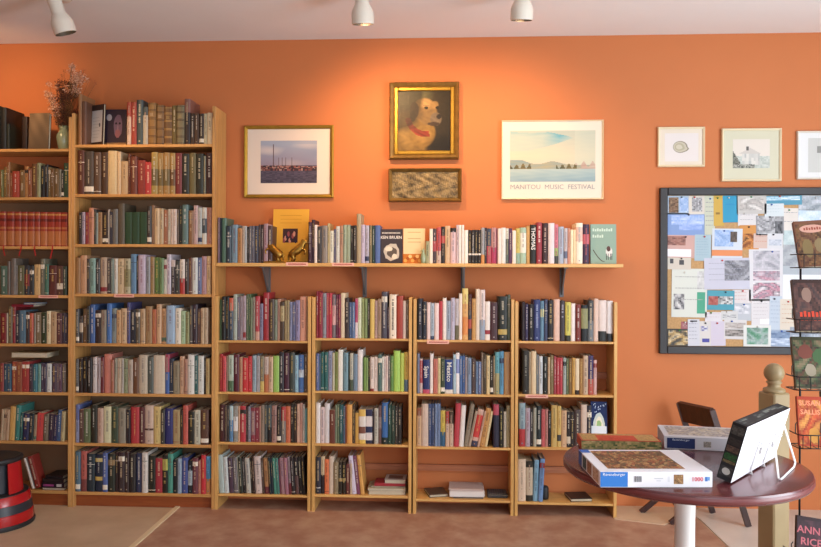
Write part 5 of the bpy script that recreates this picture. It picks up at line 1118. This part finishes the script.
tiltbox(TN+sd*.008, TF+sd*.008, .115, .026); part('backrest', mb, 'dark_wood', ch)
mb = MB()
for k in range(5):
    xx = NR.x+.10+.055*k; mb.bbox((xx, yn+.004, sy), (xx+.045, yf-.004, sy+.018), .003)
part('seat', mb, 'dark_wood', ch)
part('stretcher', MB().box((NR.x+.05, yn+.03, .075), (NR.x+.075, yf-.03, .10)), 'dark_wood', ch)
# ------------------------------------------------------------------ newel post
PY = -1.02; c = at(774, 392, PY+.05); s = .042; azp = .42
e = thing('newel_post', (c.x, PY+.05, 0), 'beige painted square newel post with round ball finial behind the table', 'post')
zt = c.z; Rz = Matrix.Rotation(azp, 4, 'Z'); hw = .045
part('shaft', MB().bbox((-hw, -hw, 0), (hw, hw, zt), .006, T=Rz), 'post', e, local=True)
br = (at(787, 370, PY).x-at(767, 370, PY).x)/2
o = part('finial', MB().lathe([(0, 0), (br*1.05, 0), (br*1.1, br*.12), (br*1.05, br*.35), (br*.8, br*.42), (br*.62, br*.6), (br*.62, br*.85), (br*.78, br*1.0), (br*.7, br*1.12)]+[(br*math.sin(a*PI/24), br*2.0-br*math.cos(a*PI/24)) for a in range(5, 25)], 36, T=Matrix.Translation((0, 0, zt))), 'post', e, True, local=True)
# ------------------------------------------------------------------ revolving paperback rack
RYD = 3.05-4.25; pr = at(800, 400, RYD)
rk = thing('paperback_rack', (pr.x+.10, RYD, 0), 'black wire paperback rack at the right edge, pockets facing the room', 'display rack')
cxr = pr.x; PT_ = at(800, 224, RYD).z
part('pole', MB().tube([(cxr, RYD+.0, .02), (cxr, RYD, PT_)], .0042), 'wire_black', rk, True)
part('pole', MB().tube([(cxr+.20, RYD, .02), (cxr+.20, RYD, PT_)], .0042), 'wire_black', rk, True)
part('foot', MB().lathe([(0, 0), (.2, 0), (.2, .012), (.03, .03), (0, .03)], 32, o=(cxr+.10, RYD+.02, 0)), 'wire_black', rk)
def book_art(kind):
    def f(w, h):
        m = MB()
        base = {'west': '6c4430', 'dark': '382420', 'green': '3c3c28', 'susan': 'a83c24', 'anne': '2c1c20'}[kind]; rect(m, -w/2, w/2, 0, h, base, -.0003)
        r2 = random.Random(len(kind)+3)
        cols = {'west': ['6c4830', '4c2c20', '805c38', '301c14'], 'dark': ['4c3028', '2c1c1c', '644038', '3c3030'], 'green': ['384828', '5c3428', '24241a', '4c5c3c', '7c6850'], 'susan': ['c0502c', '8c3420', 'd09048'], 'anne': ['3c2830', '2c1c20', '4c3038']}[kind]
        m.grid(lambda u, v: (-w*.47+w*.94*u, -.0006, h*(.03+.9*v)), 16, 22, lambda u, v: PT(cols, len(kind)*3, u*1.3, v*1.3))
        if kind == 'west':
            blob(m, 0, h*.82, w*.36, h*.09, 'c09080', -.001, 24, .01); [rect(m, -w*.24+w*.075*k, -w*.19+w*.075*k, h*.79, h*(.84+.015*(k%2)), '8c4434', -.0014) for k in range(7)]
            blob(m, -w*.2, h*.4, w*.15, h*.2, '74603c', -.0009, seed=3); blob(m, w*.15, h*.45, w*.14, h*.16, '7c6848', -.0009, seed=4)
        if kind == 'dark':
            [rect(m, -w*.36+w*.11*k, -w*.29+w*.11*k, h*.27, h*(.36+.02*(k%2)), 'c03c24', -.0012) for k in range(7)]; blob(m, -w*.12, h*.7, w*.14, h*.14, '84685c', -.0009, seed=3)
            for k in range(6): rect(m, -w*.35+w*.12*k, -w*.27+w*.12*k, h*.2, h*.215, 'c04828', -.0011)
        if kind == 'green':
            blob(m, -w*.15, h*.7, w*.2, h*.14, '6c382c', -.0009, seed=6); blob(m, w*.25, h*.62, w*.2, h*.16, '3c5834', -.0009, seed=7); blob(m, -w*.05, h*.35, w*.16, h*.12, '908470', -.001, seed=8)
        if kind == 'susan':
            txt(m, 'SUSAN', 0, h*.86, w*.285, 'e08c68', bold=.0006); txt(m, 'SALLIS', 0, h*.68, w*.285, 'e08c68', bold=.0006)
            blob(m, w*.1, h*.22, w*.22, h*.16, 'c88c40', -.0009, seed=5)
        if kind == 'anne':
            txt(m, 'ANNE', 0, h*.72, w*.36, 'b05c64', bold=.0006); txt(m, 'RICE', 0, h*.48, w*.36, 'b05c64', bold=.0006)
        return m
    return f
def rack_book(u0, u1, vt, vb, kind, label, tilt=.30, dy=0.0, roll=0):
    u0 += 6; u1 += 6; Y = RYD-.075+dy; zs = at(u0, vb, Y).z; p = at(u0, vt, Y); q = at(u1, vt, Y); w = q.x-p.x; h = (p.z-zs)/math.cos(tilt)
    e = thing('paperback', ((p.x+q.x)/2, Y-.0, zs), label, 'book', 'paperbacks on the wire rack'); e.rotation_euler = (-tilt, roll, -.12)
    col = {'west': '6c4430', 'dark': '382420', 'green': '3c3c28', 'susan': 'a83c24', 'anne': '2c1c20'}[kind]; t = .022
    part('cover', MB().box((-w/2, 0, 0), (w/2, .001, h), col).box((-w/2, t-.001, 0), (w/2, t, h), col).box((-w/2, .001, 0), (-w/2+.001, t-.001, h), col), 'cover', e, local=True)
    part('page_block', MB().box((-w/2+.001, .001, .0006), (w/2-.0006, t-.001, h-.0006)), 'pages', e, local=True)
    part('cover_art', book_art(kind)(w, h), 'paper', e, local=True, fix=False)
    # the wire pocket it sits in
    mb = MB(); x0_, x1_ = (p.x+q.x)/2-w/2-.012, (p.x+q.x)/2+w/2+.012; yf_ = Y-.018; yb_ = RYD-.008
    for zz in (zs-.006, zs+.045): mb.tube([(x0_, yb_, zz), (x0_, yf_+.012, zz), (x0_+.012, yf_, zz), (x1_-.012, yf_, zz), (x1_, yf_+.012, zz), (x1_, yb_, zz)], .0022, n=6)
    for k in range(4): xx = x0_+.014+(x1_-x0_-.028)*k/3; mb.tube([(xx, yf_, zs+.045), (xx, yf_, zs-.006), (xx, yb_, zs-.006)], .0018, n=6)
    mb.tube([(x0_, yf_+.015, zs+.045), (x0_-.008, yf_+.015, zs+.052), (x0_-.008, yf_+.015, zs+.085), (x0_, yf_+.02, zs+.092)], .002, n=6)
    mb.tube([(cxr, RYD, zs-.006), (x0_, yb_, zs-.006)], .0022, n=6)
    part('pocket', mb, 'wire_black', rk, True)
rack_book(795.5, 829, 219.5, 266, 'west', 'brown paperback with oval title panel, topmost on the wire rack', roll=-.06)
rack_book(791.5, 826, 279.5, 331, 'dark', 'dark paperback with red lettering, second from top of the wire rack')
rack_book(791, 826, 338, 388, 'green', 'green and brown illustrated paperback in middle of the wire rack')
rack_book(794.5, 818.5, 398, 446, 'susan', 'red-orange paperback with large pale capitals at rack middle', tilt=.2)
rack_book(819.5, 843, 393, 446, 'dark', 'dark paperback edge beside the red-orange one at right edge', tilt=.2)
rack_book(790.5, 819, 521, 566, 'anne', 'black paperback with pink capitals, lowest on the wire rack', roll=.12, dy=-.02)
# ------------------------------------------------------------------ red kick stool
sp = Vector((at(-6.5, 500, -.30).x, -.30, 0)); 
ks = thing('kick_stool', (sp.x, sp.y, 0), 'round red and black kick stool in front of the leftmost bookcase', 'step stool')
def ring(name, prof, m, a0=0, a1=2*PI): o = part(name, MB().lathe(prof, 56, a0=a0, a1=a1), m, ks, local=True); smooth_angle(o, 30); return o
ring('rubber_foot', [(.17, 0), (.203, 0), (.206, .012), (.203, .024), (.19, .026), (.17, .026)], 'rubber')
ring('lower_band', [(.200, .024), (.201, .03), (.196, .075), (.19, .08), (.18, .08), (.18, .024)], 'red')
ring('waist_band', [(.190, .074), (.1925, .078), (.186, .125), (.183, .128), (.17, .128), (.17, .074)], 'dark_metal')
ring('upper_band', [(.185, .124), (.187, .128), (.178, .165), (.172, .172), (.16, .172), (.16, .124)], 'red')
ring('step_tread', [(.173, .168), (.170, .176), (.125, .182), (.12, .17), (.15, .165)], 'rubber')
ring('drum', [(.118, .17), (.115, .30), (.118, .345), (0, .345), (0, .17)], 'dark_metal')
for k, a in enumerate((-.5, 1.07, 2.64, 4.21)):
    ring('side_panel', [(.150, .176), (.136, .34), (.131, .34), (.143, .176)], 'red', a, a+.8)
ring('top_tread', [(0, .337), (.13, .337), (.142, .342), (.145, .352), (.142, .362), (.13, .367), (.12, .364), (0, .364)], 'rubber')
# ------------------------------------------------------------------ light
def area(name, loc_, tgt, sx, sy_, en, col):
    L = bpy.data.lights.new(name, 'AREA'); L.shape = 'RECTANGLE'; L.size = sx; L.size_y = sy_; L.energy = en; L.color = col
    o = bpy.data.objects.new(name, L); C.objects.link(o); o.location = loc_; o.rotation_euler = (Vector(tgt)-Vector(loc_)).to_track_quat('-Z', 'Z').to_euler(); return o
area('daylight_right_window', (RX-.02, -2.95, 1.58), (-2, -2.2, 3.4), 3.2, 1.7, 250, (.84, .92, 1))
area('daylight_front_window', (1.65, BY+.03, 1.4), (1.65, 0, 5.2), 2.6, 2.0, 85, (.82, .91, 1))
area('daylight_front_window', (-1.9, BY+.03, 1.5), (-1.9, 0, 5.6), 2.5, 1.7, 12, (.96, .97, 1))
# lamp of the same kind just left of the picture
can(-45, 33, -.55, .22, 0, 'white ceiling spot lamp left of the photograph', 26, at(10, 110, WALL), cone=100)
wd = bpy.data.worlds.new('W'); bpy.context.scene.world = wd; wd.use_nodes = True
bgn = wd.node_tree.nodes['Background']; bgn.inputs[0].default_value = (.75, .86, 1, 1); bgn.inputs[1].default_value = 1.0
cd = bpy.data.cameras.new('camera'); cd.sensor_width = 36; cd.lens = F/821*36; cd.clip_start = .05
cam = bpy.data.objects.new('camera', cd); C.objects.link(cam)
mw = Matrix.Identity(4); R3 = ROT @ Matrix(((1,0,0),(0,0,-1),(0,1,0)))
for i in range(3):
    for j in range(3): mw[i][j] = R3[i][j]
    mw[i][3] = CAM[i]
cam.matrix_world = mw; bpy.context.scene.camera = cam
vs_ = bpy.context.scene.view_settings; vs_.view_transform = 'Standard'; vs_.look = 'None'; vs_.gamma = 1; vs_.exposure = -0.3; vs_.use_curve_mapping = False
